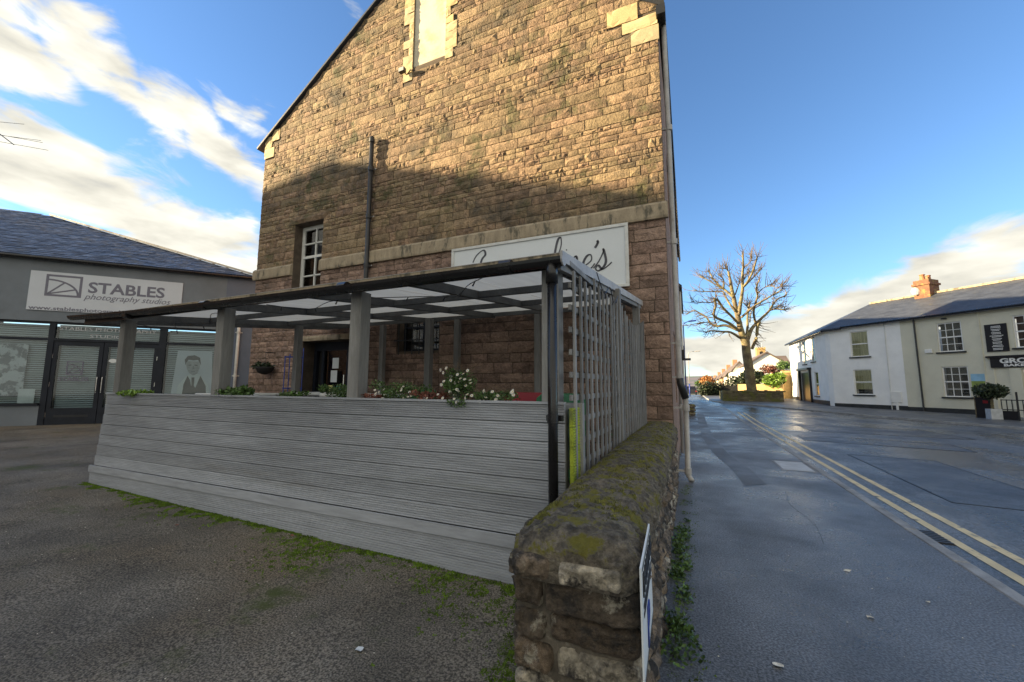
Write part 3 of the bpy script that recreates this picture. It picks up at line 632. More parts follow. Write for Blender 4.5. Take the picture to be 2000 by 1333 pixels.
# name board with script lettering
sg = thing('name_board', 'white framed name board with grey script lettering under the stone band', 'sign', (-2.75, GY-.1, 3.4))
su0, su1, sz0, sz1 = -4.63, -.92, 3.40, 4.545
mb = MB(); GF.box(mb, su0, su1, sz0, sz1, .05, .105); mb.build('board', MT['signwhite'], sg)
mb = MB()
for q in ((su0-.03, su1+.03, sz1-.035, sz1+.025), (su0-.03, su1+.03, sz0-.025, sz0+.035), (su0-.03, su0+.035, sz0+.035, sz1-.035), (su1-.035, su1+.03, sz0+.035, sz1-.035)): GF.box(mb, *q, .106, .128)
mb.build('frame', MT['white_dirty'], sg, bevel=.006)
SC = {'J': (.62, [[(.1, .75), (.2, 1.0), (.42, 1.15), (.52, .98), (.42, .82), (.36, .4), (.3, -.2), (.14, -.5), (-.02, -.36), (.1, -.12), (.4, .05), (.6, .2)]]),
      'a': (.5, [[(.42, .42), (.25, .5), (.08, .35), (.06, .12), (.2, 0), (.36, .15), (.43, .48), (.40, .12), (.48, .02), (.56, .1)]]),
      'c': (.42, [[(.36, .40), (.24, .5), (.08, .34), (.06, .12), (.2, 0), (.36, .06), (.46, .16)]]),
      'q': (.52, [[(.42, .42), (.25, .5), (.08, .35), (.06, .12), (.2, 0), (.36, .15), (.43, .48), (.40, -.1), (.38, -.5), (.5, -.3), (.58, .1)]]),
      'u': (.55, [[(.02, .3), (.1, .5), (.08, .14), (.18, 0), (.34, .14), (.42, .5), (.4, .12), (.48, .02), (.58, .12)]]),
      'e': (.44, [[(-.04, .06), (.14, .16), (.34, .30), (.30, .48), (.16, .46), (.06, .26), (.1, .06), (.24, 0), (.38, .06), (.48, .18)]]),
      'l': (.36, [[(-.04, .08), (.12, .3), (.30, .85), (.26, 1.18), (.15, 1.12), (.10, .7), (.10, .2), (.18, 0), (.32, .08), (.38, .16)]]),
      'i': (.30, [[(-.02, .12), (.08, .3), (.13, .5), (.10, .14), (.17, 0), (.30, .12)], [(.19, .74), (.215, .75)]]),
      'n': (.62, [[(-.02, .14), (.06, .42), (.13, .48), (.12, .3), (.10, 0), (.16, .3), (.3, .5), (.38, .4), (.38, .14), (.46, 0), (.6, .1)]]),
      "'": (.12, [[(.06, .92), (.10, .84), (.02, .70)]]),
      's': (.5, [[(-.06, .04), (.1, .24), (.22, .52), (.20, .62), (.26, .52), (.36, .22), (.28, .02), (.12, -.06), (.02, .02), (.1, .12), (.26, -.02), (.44, .06), (.56, .16)]])}
u = -4.27; ss = .60; kx = .66
for ch in "Jacqueline's":
    adv, strokes = SC[ch]
    if ch == 'l': kx = .52
    mb = MB()
    for st in strokes:
        c = catmull(st, 5)
        def q(p, dx): return GF.pt(u+(p[0]+p[1]*.16)*kx, 3.76+p[1]*ss, dx)
        L = len(c)
        for i in range(L-1):
            p, r = c[i], c[i+1]; dvx, dvz = (r[0]-p[0])*kx, (r[1]-p[1])*ss; ln = math.hypot(dvx, dvz) or 1
            wdt = .010+.011*max(0, -dvz/ln)+.002
            A, B = q(p, .109), q(r, .109); ex = (B-A)
            if ex.length < 1e-5: continue
            ex = ex*(1+.008/ex.length); mb.beam(A, A+ex, wdt*2, .005, (0, -1, 0))
    u += adv*kx*.93
    mb.build('script_letter', MT['ink'], sg)
# ================================================================== PERGOLA AND FENCE
FY = 2.95; FXL, FXR = -7.58, -.86
R = random.Random(5)
fe = thing('planter_fence', 'long grey grooved board fence in front of the pergola terrace', 'fence', (-4.2, FY, .15))
def groove_profile(h, n, depth=.008):
    pr = [(0, 0)]   # (z, d)
    for i in range(n):
        z0 = h*i/n; z1 = h*(i+1)/n; g = (z1-z0)
        pr += [(z0+g*.14, 0.0), (z0+g*.26, depth), (z0+g*.78, depth), (z0+g*.92, 0.0)]
    pr.append((h, 0)); return pr
def grooved(name, p, q, z0p, z0q, h, n, mat, parent, out, thick=.024, lean0=0, lean1=0):
    # a board from plan point p to q, slight height change from end to end; out = outward unit vector
    mb = MB(); mb.r = R.random(); pr = groove_profile(h, n); L = len(pr)
    vs = []
    for P, z0, ln in ((V(p), z0p, lean0), (V(q), z0q, lean1)):
        for z, d in pr: vs.append(V((P.x, P.y, z0+z))+V(out)*d + (V(q)-V(p)).normalized()*(ln*z))
        vs.append(V((P.x, P.y, z0+h))-V(out)*thick); vs.append(V((P.x, P.y, z0))-V(out)*thick)
    K = L+2
    fs = [(i, i+K, (i+1) % K+K, (i+1) % K) for i in range(K)] + [tuple(range(K)), tuple(range(K, 2*K))[::-1]]
    mb.add(vs, fs); return mb.build(name, mat, parent, recalc=True)
OUT = (0, -1, 0); zt = 1.455; hb = .1425; nb = 7
for i in range(nb):
    z = zt-hb*(i+1); xl = FXL-(1.46-z-.07)*.17
    wob = R.uniform(-.002, .002)
    grooved('fence_board', (xl, FY+wob, 0), (FXR, FY+wob, 0), z+.003, z+.003, hb-.006, 7, MT['board'], fe, OUT)
zc = zt-hb*nb
mb = MB(); mb.r = .3
mb.prism([(FXL-.24, FY-.01, zc-.095), (FXL-.24, FY-.030, zc-.095), (FXL-.24, FY-.034, zc-.088), (FXL-.24, FY-.030, zc-.004), (FXL-.24, FY-.01, zc-.002)], V((FXR-FXL+.24, 0, 0)))
mb.build('cap_rail', MT['board'], fe, recalc=True)
for i in range(3):
    z = zc-.095-.14*(i+1)
    grooved('skirting_board', (FXL-.22, FY-.014, 0), (FXR, FY-.014, 0), z+.0015, z+.0015, .137, 7, MT['board'], fe, OUT)
for x in (FXL-.1, -6, -4.4, -2.8, FXR-.06):
    mb = MB(); mb.box(x-.02, x+.06, FY+.026, FY+.09, .1, zt-.01); mb.build('fence_post', MT['wood'], fe)
# trough behind the fence top
mb = MB(); mb.box(FXL+.02, FXR-.05, FY+.03, FY+.42, 1.0, 1.40); mb.build('planting_trough', MT['leafdark'], fe)
mb = MB(); mb.box(FXL, FXR, FY+.42, FY+.445, .9, 1.45); mb.build('trough_back', MT['board'], fe)
mb = MB(); mb.box(FXL-.03, FXR, FY-.02, FY+.05, zt+.001, zt+.018); mb.build('top_rail', MT['board'], fe)
# return end, green with algae
rt = thing('return_panel', 'lime green algae covered grooved return panel beside the black downpipe', 'panel', (-.83, FY+.15, .7))
for i in range(6):
    z = 1.43-hb*(i+1); grooved('return_board', (-.80, FY+.0, 0), (-.795, FY+.17, 0), z+.0015, z+.0015, hb-.003, 7, MT['algae'], rt, (1, 0, 0))
mb = MB(); mb.box(-.83, -.765, FY+.17, FY+.235, .6, 1.46); mb.build('return_post', MT['lath'], rt)
mb = MB(); mb.box(-.83, -.785, FY+.245, FY+.27, .6, 1.30); mb.build('return_batten', MT['algae'], rt)
# pergola
pg = thing('pergola', 'grey timber pergola with a shallow translucent roof over the terrace', 'pergola', (-4.2, 5, .2))
RX0, RX1 = -8.35, -.80
def rx1(y): return -.84 + (.14)*(y-2.85)/4.4
def rz_(y): return 2.60 + .108*(y-2.85)
def post(x, y, z0, z1, w=.12, m='wood'):
    mb = MB(); mb.r = R.random(); a = R.uniform(-.004, .004); mb.beam((x, y, z0), (x+a, y, z1), w, w, (0, 1, 0)); return mb.build('post', MT[m], pg, bevel=.006)
for x in (-7.48, -5.20, -3.02, -.985): post(x, FY+.10, 1.40, rz_(FY)-.08, .14)
post(-7.42, 5.8, .1, rz_(5.8)-.1); post(-4.60, 6.45, .1, rz_(6.45)-.1, .125)
for x in (-6.42, -4.42, -2.62): post(x, 7.20, .1, rz_(7.2)-.1, .115)
post(-.76, 4.85, .9, rz_(4.85)-.06, .11); post(-.745, 6.85, .7, rz_(6.85)-.06, .11)
# beams: front plate, rafters, noggins
mb = MB(); mb.r = .2; mb.beam((RX0+.15, FY+.02, rz_(FY)-.055), (-.9, FY+.02, rz_(FY)-.055), .045, .07); mb.build('front_plate', MT['beam'], pg, bevel=.004)
rafx = [-8.2, -7.48, -5.2, -3.6, -2.3, -.95]
for x in rafx:
    mb = MB(); mb.r = R.random(); x2 = x if x < -1 else x+.12; mb.beam((x, 2.90, rz_(2.9)-.06), (x2, 7.3, rz_(7.3)-.06), .05, .10); mb.build('rafter', MT['beam'], pg, bevel=.004)
for y in (4.15, 5.6, 7.22):
    for x0, x1 in zip(rafx, rafx[1:]):
        mb = MB(); mb.r = R.random(); dy = R.uniform(-.06, .06); mb.beam((x0+.027, y+dy, rz_(y)-.055), (x1-.027, y+dy, rz_(y)-.055), .045, .075); mb.build('noggin', MT['beam'], pg)
def translucent(name, col, t):
    m = bpy.data.materials.new(name); m.use_nodes = True; N = m.node_tree.nodes; L = m.node_tree.links; N.clear()
    d = N.new('ShaderNodeBsdfDiffuse'); d.inputs[0].default_value = (*col, 1); tr = N.new('ShaderNodeBsdfTranslucent'); tr.inputs[0].default_value = (*col, 1)
    tc = N.new('ShaderNodeTexCoord'); mp = N.new('ShaderNodeMapping'); mp.inputs['Scale'].default_value = (8, .6, 1); L.new(tc.outputs['Object'], mp.inputs[0])
    n = N.new('ShaderNodeTexNoise'); n.inputs['Scale'].default_value = 2; n.inputs['Detail'].default_value = 5; L.new(mp.outputs[0], n.inputs[0])
    r = N.new('ShaderNodeMix'); r.data_type = 'RGBA'; L.new(n.outputs[0], r.inputs['Factor']); r.inputs['A'].default_value = (*[c*.7 for c in col], 1); r.inputs['B'].default_value = (*col, 1)
    L.new(r.outputs['Result'], d.inputs[0]); L.new(r.outputs['Result'], tr.inputs[0])
    mx = N.new('ShaderNodeMixShader'); mx.inputs[0].default_value = t; L.new(d.outputs[0], mx.inputs[1]); L.new(tr.outputs[0], mx.inputs[2]); o = N.new('ShaderNodeOutputMaterial'); L.new(mx.outputs[0], o.inputs[0]); return m
MT['sheet'] = translucent('translucent_roof_sheet', (.56, .56, .53), .85)
xs = [RX0, -6.9, -5.6, -4.3, -3.0, -1.95, None]
for i in range(len(xs)-1):
    a = xs[i]+.004; b0 = (xs[i+1] if xs[i+1] is not None else rx1(2.85))-.004; b1 = (xs[i+1] if xs[i+1] is not None else rx1(7.33))-.004
    mb = MB(); mb.quad((a, 2.82, rz_(2.82)), (b0, 2.82, rz_(2.82)), (b1, 7.33, rz_(7.33)), (a, 7.33, rz_(7.33))); mb.build('roof_sheet', MT['sheet'], pg)
mb = MB(); mb.r = .6; mb.beam((rx1(2.8)+.012, 2.80, rz_(2.8)-.035), (rx1(7.3)+.012, 7.3, rz_(7.3)-.035), .022, .085); mb.build('side_flashing', MT['pipe_grey'], pg)
mb = MB(); mb.beam((rx1(2.8)-.02, 2.83, rz_(2.8)-.10), (rx1(7.3)-.02, 7.25, rz_(7.25)-.10), .04, .06); mb.build('side_beam', MT['wood'], pg)
mb = MB(); mb.beam((RX0, 2.845, rz_(2.84)-.012), (rx1(2.8), 2.845, rz_(2.84)-.012), .03, .03); mb.build('sheet_edge', MT['band'], pg)
mb = MB(); mb.beam((RX0+.05, 2.875, rz_(2.84)-.06), (rx1(2.8), 2.875, rz_(2.84)-.06), .022, .10); mb.build('fascia', MT['black'], pg)
# gutter: half round, sagging a little
gt = thing('black_gutter', 'black half round gutter along the front edge of the pergola', 'gutter', (-4.5, 2.79, 2.5))
mb = MB(); n = 26; pts = []
for i in range(n+1):
    t = i/n; x = -8.52+(7.70)*t; z = 2.545 + .05*(1-t)**3*1.4 - .014*sin(pi*t); pts.append(V((x, 2.80, z)))
vs = []; A = 9
for p in pts:
    for k in range(A):
        an = pi+pi*k/(A-1); vs.append(p+V((0, cos(an)*.062, sin(an)*.062)))
    for k in range(A):
        an = 2*pi-pi*k/(A-1); vs.append(p+V((0, cos(an)*.056, sin(an)*.056)))
K = 2*A
mb.add(vs, [(i*K+k, i*K+(k+1) % K, (i+1)*K+(k+1) % K, (i+1)*K+k) for i in range(n) for k in range(K)]+[tuple(range(K)), tuple(range(n*K, n*K+K))])
mb.build('channel', MT['gutter'], gt, recalc=True)
mb = MB()
e = pts[-1]; mb.prism([e+V((0, cos(pi+pi*k/8)*.062, sin(pi+pi*k/8)*.062)) for k in range(9)], V((.012, 0, 0))); mb.build('stop_end', MT['pipe_grey'], gt, recalc=True)
for x in (-6.9, -5.2, -3.0, -1.28):
    mb = MB(); mb.tube([(x-.05, 2.80, 2.525), (x+.05, 2.80, 2.525)], .056, 12); mb.build('joint', MT['gutter'], gt)
bp = thing('black_downpipe', 'black round downpipe at the fence corner beside the trellis', 'downpipe', (-.93, 2.80, .7))
mb = MB(); mb.tube([(-.905, 2.80, 2.50), (-.905, 2.80, .30)], .036, 14); mb.build('pipe', MT['gutter'], bp, smooth=True)
mb = MB(); mb.tube([(-.905, 2.80, 2.53), (-.905, 2.80, 2.36)], .046, 14); mb.build('outlet', MT['gutter'], bp, smooth=True)
for z in (1.36, ):
    mb = MB(); mb.tube([(-.905, 2.80, z-.03), (-.905, 2.80, z+.03)], .042, 14); mb.box(-.97, -.84, 2.84, 2.86, z-.02, z+.02); mb.build('clip', MT['gutter'], bp)
# trellis
tl = thing('trellis', 'grey lattice trellis screen standing above the mossy boundary wall', 'trellis', (-.75, 4.9, .9))
def tx(y): return -.81+.15*(y-2.95)/3.95
def ttop(y):
    if y < 3.55: return 2.50-.02*(y-3)
    if y < 4.80: t = (y-3.55)/1.25; return 2.56+.06*abs(t-.5)*2
    t = (y-4.8)/2.05; return 2.46+.20*abs(t-.5)**1.5*2.8
y = 3.03; lat = []
while y < 6.95: lat.append(y); y += .168
for y in lat:
    mb = MB(); mb.r = R.random(); zb = .78 if y > 3.3 else .70; dx = R.uniform(-.003, .003)
    mb.beam((tx(y)+.012+dx, y, zb), (tx(y)+.012+dx+R.uniform(-.004, .004), y+R.uniform(-.008, .008), ttop(y)), .040, .020, (1, 0, 0)); mb.build('upright_lath', MT['lath'], tl, bevel=.002)
for i in range(10):
    z = .98+i*.175; mb = MB(); mb.r = R.random(); y1 = 6.92 if z < 2.5 else 3.6
    mb.beam((tx(2.98)-.012, 2.98, z), (tx(y1)-.012, y1, z), .022, .045); mb.build('cross_lath', MT['lath'], tl, bevel=.002)
# string lights: sagging wires with short drops
def wire(pts, label):
    t = thing('string_lights', label, 'lights', pts[0], 'string lights under the pergola roof')
    mb = MB(); c = catmull(pts, 5); mb.tube(c, .0045, 4); mb.build('wire', MT['black'], t)
    for i in range(2, len(c)-1, 4):
        mb = MB(); p = V(c[i]); mb.tube([p, p+V((R.uniform(-.03, .03), R.uniform(-.02, .02), -.045))], [.004, .008], 5); mb.build('bulb', MT['black'], t)
wire([(-7.4, 3.1, 2.48), (-7.0, 3.4, 2.38), (-6.6, 3.2, 2.46), (-6.1, 3.35, 2.41), (-5.6, 3.1, 2.5), (-5.2, 3.1, 2.47)], 'thin dark string of lights sagging under the low end of the pergola roof')
wire([(-4.4, 3.0, 2.51), (-4.0, 3.25, 2.47), (-3.4, 3.1, 2.50), (-2.6, 3.5, 2.55), (-2.0, 3.2, 2.44), (-1.75, 3.05, 2.50), (-1.5, 3.1, 2.60)], 'thin dark string of lights sagging beside the corner downpipe')
wire([(-.72, 3.55, 2.62), (-.72, 3.9, 2.50), (-.71, 4.15, 2.62), (-.71, 4.4, 2.50), (-.71, 4.7, 2.64)], 'thin dark string of lights looped above the trellis')
# terrace floor and furniture behind the fence
mb = MB(); mb.box(-8.4, -.78, 3.42, 7.38, .0, .30); tf = mb.build('terrace_deck', MT['beam']); struct(tf)
def table(name, lab, x0, x1, y0, y1, z, mat, leg, grp=None):
    t = thing(name, lab, 'table', ((x0+x1)/2, (y0+y1)/2, .3), grp)
    mb = MB(); mb.box(x0, x1, y0, y1, z-.045, z); mb.build('table_top', MT[mat], t, bevel=.015)
    for x in (x0+.1, x1-.1):
        for y in (y0+.08, y1-.08):
            mb = MB(); mb.tube([(x, y, .30), (x, y, z-.045)], .025, 8); mb.build('leg', MT[leg], t)
table('white_table', 'white topped table behind the fence near the portrait poster', -6.95, -5.95, 3.7, 4.4, 1.46, 'white', 'chrome')
table('white_table', 'white topped table in front of the hanging basket', -6.0, -5.1, 4.5, 5.2, 1.47, 'white', 'chrome')
table('white_table', 'white topped table in front of the entrance doorway', -4.65, -3.75, 4.0, 4.7, 1.47, 'white', 'chrome')
def chair(x, y, mat, lab):
    t = thing('terrace_chair', lab, 'chair', (x, y, .3))
    mb = MB(); mb.box(x-.27, x+.27, y-.22, y+.22, .72, .76); mb.build('seat', MT[mat], t, bevel=.01)
    mb = MB(); mb.prism([(x-.27, y+.22, .80), (x+.27, y+.22, .80), (x+.27, y+.27, 1.46), (x+.20, y+.275, 1.515), (x-.20, y+.275, 1.515), (x-.27, y+.27, 1.46)], (0, .03, 0)); mb.build('backrest', MT[mat], t, bevel=.008, recalc=True)
    for sx in (-.24, .24):
        for sy in (-.2, .2):
            mb = MB(); mb.tube([(x+sx, y+sy, .30), (x+sx, y+sy, .80 if sy > 0 else .72)], .018, 8); mb.build('leg', MT[mat], t)
chair(-1.75, 4.1, 'red', 'red chair behind the daisies beside the corner post')
chair(-1.25, 3.85, 'green', 'green chair beside the corner post')
chair(-4.05, 5.3, 'green', 'green chair behind the fence beside the black vent pipe')
# ---- plants in the trough
def leaf_cloud(mb, c, rx, ry, rz, n, s, RR, up=.3, droop=0, elong=1.6):
    for _ in range(n):
        while True:
            p = V((RR.uniform(-1, 1), RR.uniform(-1, 1), RR.uniform(-1, 1)))
            if p.length < 1: break
        q = V((c[0]+p.x*rx, c[1]+p.y*ry, c[2]+p.z*rz)); a = V((RR.gauss(0, 1), RR.gauss(0, 1), RR.gauss(up, .7))).normalized()
        b = a.cross(V((RR.gauss(0, 1), RR.gauss(0, 1), RR.gauss(0, 1)))).normalized(); k = s*RR.uniform(.6, 1.4); mb.r = RR.random()
        t = a*k*elong; w = b*k*.45
        mb.add([q, q+t*.5+w, q+t, q+t*.5-w], [(0, 1, 2, 3)])
def bloom_mesh():
    mb = MB(); n = 9
    for i in range(n):
        a = 2*pi*i/n; d = V((cos(a), sin(a), .12)); s = V((-sin(a), cos(a), 0))*.16
        mb.add([d*.25-s*.5, d*.7-s, d, d*.7+s, d*.25+s*.5], [(0, 1, 2, 3, 4)])
    mb.cur = 1; mb.lathe((0, 0, 0), [(.01, .02), (.28, .05), (.2, .16), (.02, .2)], 8)
    o = mb.build('bloom', [MT['daisy'], MT['pollen']]); me = o.data; bpy.data.objects.remove(o); return me
BM = bloom_mesh()
def clump(name, lab, cat, c, rx, ry, rz, n, s, mat, blooms=0, bs=.02, hang=False, stems=0, seed=1):
    RR = random.Random(seed); t = thing(name, lab, cat, (c[0], c[1], c[2]-rz))
    mb = MB(); leaf_cloud(mb, c, rx, ry, rz, n, s, RR); 
    for k in range(5): leaf_cloud(mb, (c[0]+RR.uniform(-rx, rx), c[1]+RR.uniform(-ry, ry), c[2]+RR.uniform(-.3, .7)*rz), rx*.35, ry*.5, rz*.5, n//7, s, RR)
    mb.build('foliage', MT[mat], t, kind='stuff')
    if stems:
        mb = MB()
        for _ in range(stems):
            p = V((c[0]+RR.uniform(-rx, rx)*.8, c[1]+RR.uniform(-ry, ry)*.6, c[2])); mb.tube([p, p+V((RR.uniform(-.06, .06), 0, rz*RR.uniform(.6, 1.2))), p+V((RR.uniform(-.16, .16), RR.uniform(-.05, .05), rz*RR.uniform(1.1, 2.0)))], .0016, 3, False)
        mb.build('stems', MT['twig'], t, kind='stuff')
    for _ in range(blooms):
        a = RR.uniform(0, pi); q = V((c[0]+RR.uniform(-1.05, 1.05)*rx, c[1]-ry*RR.uniform(.3, 1.1), c[2]+RR.uniform(-.9, 1.15)*rz))
        o = bpy.data.objects.new('bloom', BM); COL.objects.link(o); attach(o, t); o.location = q; o.scale = (bs,)*3; o.rotation_euler = (radians(RR.uniform(20, 95)), RR.uniform(-.4, .4), RR.uniform(-.5, .5))
ty = FY+.16
clump('daisy_plant', 'tall bushy daisy plant with white flowers at the top of the fence', 'plant', (-1.86, ty-.02, 1.60), .17, .10, .13, 1300, .014, 'leaf', 26, .017, stems=24, seed=2)
clump('daisy_plant', 'low daisy plant spilling beside the tall bushy one towards the corner post', 'plant', (-1.50, ty-.04, 1.50), .22, .12, .05, 600, .013, 'leaf', 16, .017, stems=16, seed=3)
clump('daisy_plant', 'rounded daisy plant with many tiny flowers between two pergola posts', 'plant', (-2.52, ty, 1.53), .24, .13, .09, 1100, .013, 'leaf', 18, .014, stems=14, seed=4)
clump('sedum_plant', 'reddish brown sedum between the two daisy plants', 'plant', (-2.13, ty-.05, 1.49), .13, .12, .045, 380, .018, 'leafred', 5, .015, seed=5)
clump('sedum_plant', 'reddish brown sedum at the foot of the knotted pergola post', 'plant', (-2.80, ty-.05, 1.475), .10, .12, .03, 260, .016, 'leafred', 2, .013, seed=6)
clump('herb_plant', 'bushy grey green herb in front of the entrance doorway', 'plant', (-3.36, ty+.05, 1.52), .16, .12, .08, 620, .016, 'leaf', 0, seed=7)
clump('grass_tuft', 'spiky green tuft beside the portrait poster post', 'plant', (-4.93, ty, 1.50), .22, .12, .055, 420, .028, 'leaf', 0, seed=8)
clump('grass_tuft', 'small green tuft under the white table edge', 'plant', (-4.05, ty, 1.475), .14, .1, .03, 220, .022, 'leaf', 0, seed=9)
clump('trailing_plant', 'trailing yellow green plant hanging over the far end of the fence', 'plant', (-6.95, ty-.16, 1.47), .24, .12, .035, 420, .024, 'leafbright', 0, seed=10)
clump('trailing_plant', 'small trailing green plant hanging down the boards below the tall daisy', 'plant', (-1.80, FY-.02, 1.45), .10, .025, .04, 160, .012, 'leaf', 2, .013, seed=12)
mb = MB(); mb.lathe((-5.28, ty-.05, 1.44), [(.03, 0), (.05, .02), (.055, .06), (.045, .065)], 10); o = mb.build('terracotta_pot', MT['pot'], smooth=True); tag(o, 'small terracotta pot at the top of the fence beside a post', 'pot')
clump('climbing_plant', 'thin climbing plant behind the lower trellis bars', 'plant', (-.84, 5.3, 1.1), .05, .5, .25, 260, .022, 'leaf', 8, .014, stems=6, seed=13)
# hanging basket
hb_ = thing('hanging_basket', 'dark hanging basket of plants fixed to the stone wall beside the doorway', 'basket', (-10.35, GY-.2, 1.9))
mb = MB(); mb.lathe((-10.35, GY-.26, 1.86), [(.05, 0), (.16, .05), (.22, .16), (.23, .2)], 14); mb.build('bowl', MT['dark'], hb_, smooth=True)
mb = MB(); leaf_cloud(mb, (-10.42, GY-.28, 2.08), .26, .2, .08, 320, .05, random.Random(3)); mb.build('foliage', MT['leafdark'], hb_, kind='stuff')
mb = MB(); mb.tube([(-10.35, GY, 2.45), (-10.35, GY-.26, 2.45)], .012, 6); mb.tube([(-10.35, GY-.26, 2.45), (-10.35, GY-.26, 2.05)], .006, 5); mb.build('bracket', MT['black'], hb_)
# blue gate leaf standing open by the doorway
gt2 = thing('blue_gate', 'tall blue iron gate leaf folded back beside the entrance doorway', 'gate', (-9.2, GY-.4, .2))
for k in range(5):
    y = GY-.02-.09*k; mb = MB(); mb.tube([(-9.22-.05*k, y, .25), (-9.22-.05*k, y, 2.55-.06*k)], .013, 6); mb.build('bar', MT['blue'], gt2)
for z in (.4, 1.5, 2.3):
    mb = MB(); mb.beam((-9.21, GY-.01, z), (-9.43, GY-.40, z), .03, .03); mb.build('rail', MT['blue'], gt2)
# ================================================================== BOUNDARY WALL
from mathutils import noise as mn
def rubble(mb, F, c, depth, seed, m=12, n=7, gap=.006):
    u0, u1, z0, z1 = c; u0 += gap; u1 -= gap; z0 += gap; z1 -= gap; vs = []; o = V((seed*7.3, seed*3.1, seed*1.7)); W1 = m+1
    for j in range(n+1):
        for i in range(m+1):
            s, t = i/m, j/n
            s = .5+.5*sin((s-.5)*pi)**1 if False else s
            u = u0+(u1-u0)*s; z = z0+(z1-z0)*t; q = V((u*9, z*9, 0))+o
            ed = min(s*(u1-u0), (1-s)*(u1-u0), t*(z1-z0), (1-t)*(z1-z0))
            cr = min(s, 1-s)*(u1-u0)+min(t, 1-t)*(z1-z0)
            k = 1-math.exp(-ed/.008); kc = 1-math.exp(-cr/.018)
            d = -.01+depth*(.25+.75*k)*(.5+.5*kc)+mn.noise(q)*.026*k+mn.noise(q*2.7)*.020*k+mn.noise(q*6)*.013*k+mn.noise(q*14)*.006*k
            uu = u+mn.noise(q*1.1+V((5, 0, 0)))*.010+(.5-s)*.03*(1-kc); zz = z+mn.noise(q*1.1+V((0, 9, 0)))*.008+(.5-t)*.02*(1-kc)
            vs.append(F.pt(uu, zz, d))
    fs = [(j*W1+i, j*W1+i+1, (j+1)*W1+i+1, (j+1)*W1+i) for j in range(n) for i in range(m)]
    ring = [i for i in range(m+1)] + [j*W1+m for j in range(1, n+1)] + [n*W1+i for i in range(m-1, -1, -1)] + [j*W1 for j in range(n-1, 0, -1)]
    b = len(vs); L = len(ring); vs += [vs[i]-F.n*.03 for i in ring]; fs += [(ring[k], b+k, b+(k+1) % L, ring[(k+1) % L]) for k in range(L)]
    mb.add(vs, fs)
R = random.Random(21)
bw = thing('boundary_wall', 'low mossy rubble stone wall with a rounded coping beside the pavement', 'wall', (-.5, 4.5, 0))
WX0, WX1, WY0, WY1, WZ = -.76, -.215, 1.70, GY, .80
mb = MB(); mb.box(WX0+.03, WX1-.025, WY0+.03, WY1, -.1, WZ+.03); wc = mb.build('wall_core', MT['wmortar'], bw)
WF = Fr((WX1-.025, 0, 0), (0, 1, 0)); EFc = Fr((0, WY0+.03, 0), (1, 0, 0)); LF = Fr((WX0+.03, 0, 0), (0, -1, 0))
z = -.02
while z < WZ-.02:
    h = min(R.choice((.075, .095, .12, .14)), WZ-z); h = WZ-z if WZ-z-h < .06 else h
    u = WY0+.03
    while u < WY1-.03:
        e = min(u+R.uniform(.16, .42), WY1); e = WY1 if WY1-e < .1 else e
        mb = MB(); mb.r = R.random(); rubble(mb, WF, (u, e, z, z+h), R.uniform(.025, .05), R.random()*50, 7, 4); mb.build('stone', MT['lichen'] if R.random() < .10 else MT['wstone'], wc, smooth=True); u = e
    z += h
ends = [(-.02, .16, (-.76, -.5, -.2)), (.16, .28, (-.76, -.62, -.43, -.2)), (.28, .40, (-.76, -.52, -.2)), (.40, .52, (-.76, -.555, -.2)), (.52, .645, (-.76, -.585, -.2)), (.645, .80, (-.76, -.60, -.2))]
for j, (za, zb, xs_) in enumerate(ends):
    for i in range(len(xs_)-1):
        mb = MB(); mb.r = R.random(); jz = R.uniform(-.008, .008)
        rubble(mb, EFc, (xs_[i]+.012*(i == 0), xs_[i+1], za+jz, zb+jz), R.uniform(.03, .06), R.random()*50, 26, 14)
        mb.build('stone', MT['lichen'] if (j, i) in ((2, 0), (0, 1), (3, 1), (1, 1)) else MT['wstone'], wc, smooth=True)
z = .05
while z < WZ-.05:
    h = .12; u = -3.0
    while u < -WY0-.03:
        e = min(u+R.uniform(.2, .45), -WY0-.03); mb = MB(); mb.r = R.random(); rubble(mb, LF, (u, e, z, z+h), .035, R.random()*50, 7, 4); mb.build('stone', MT['wstone'], wc, smooth=True); u = e
    z += h
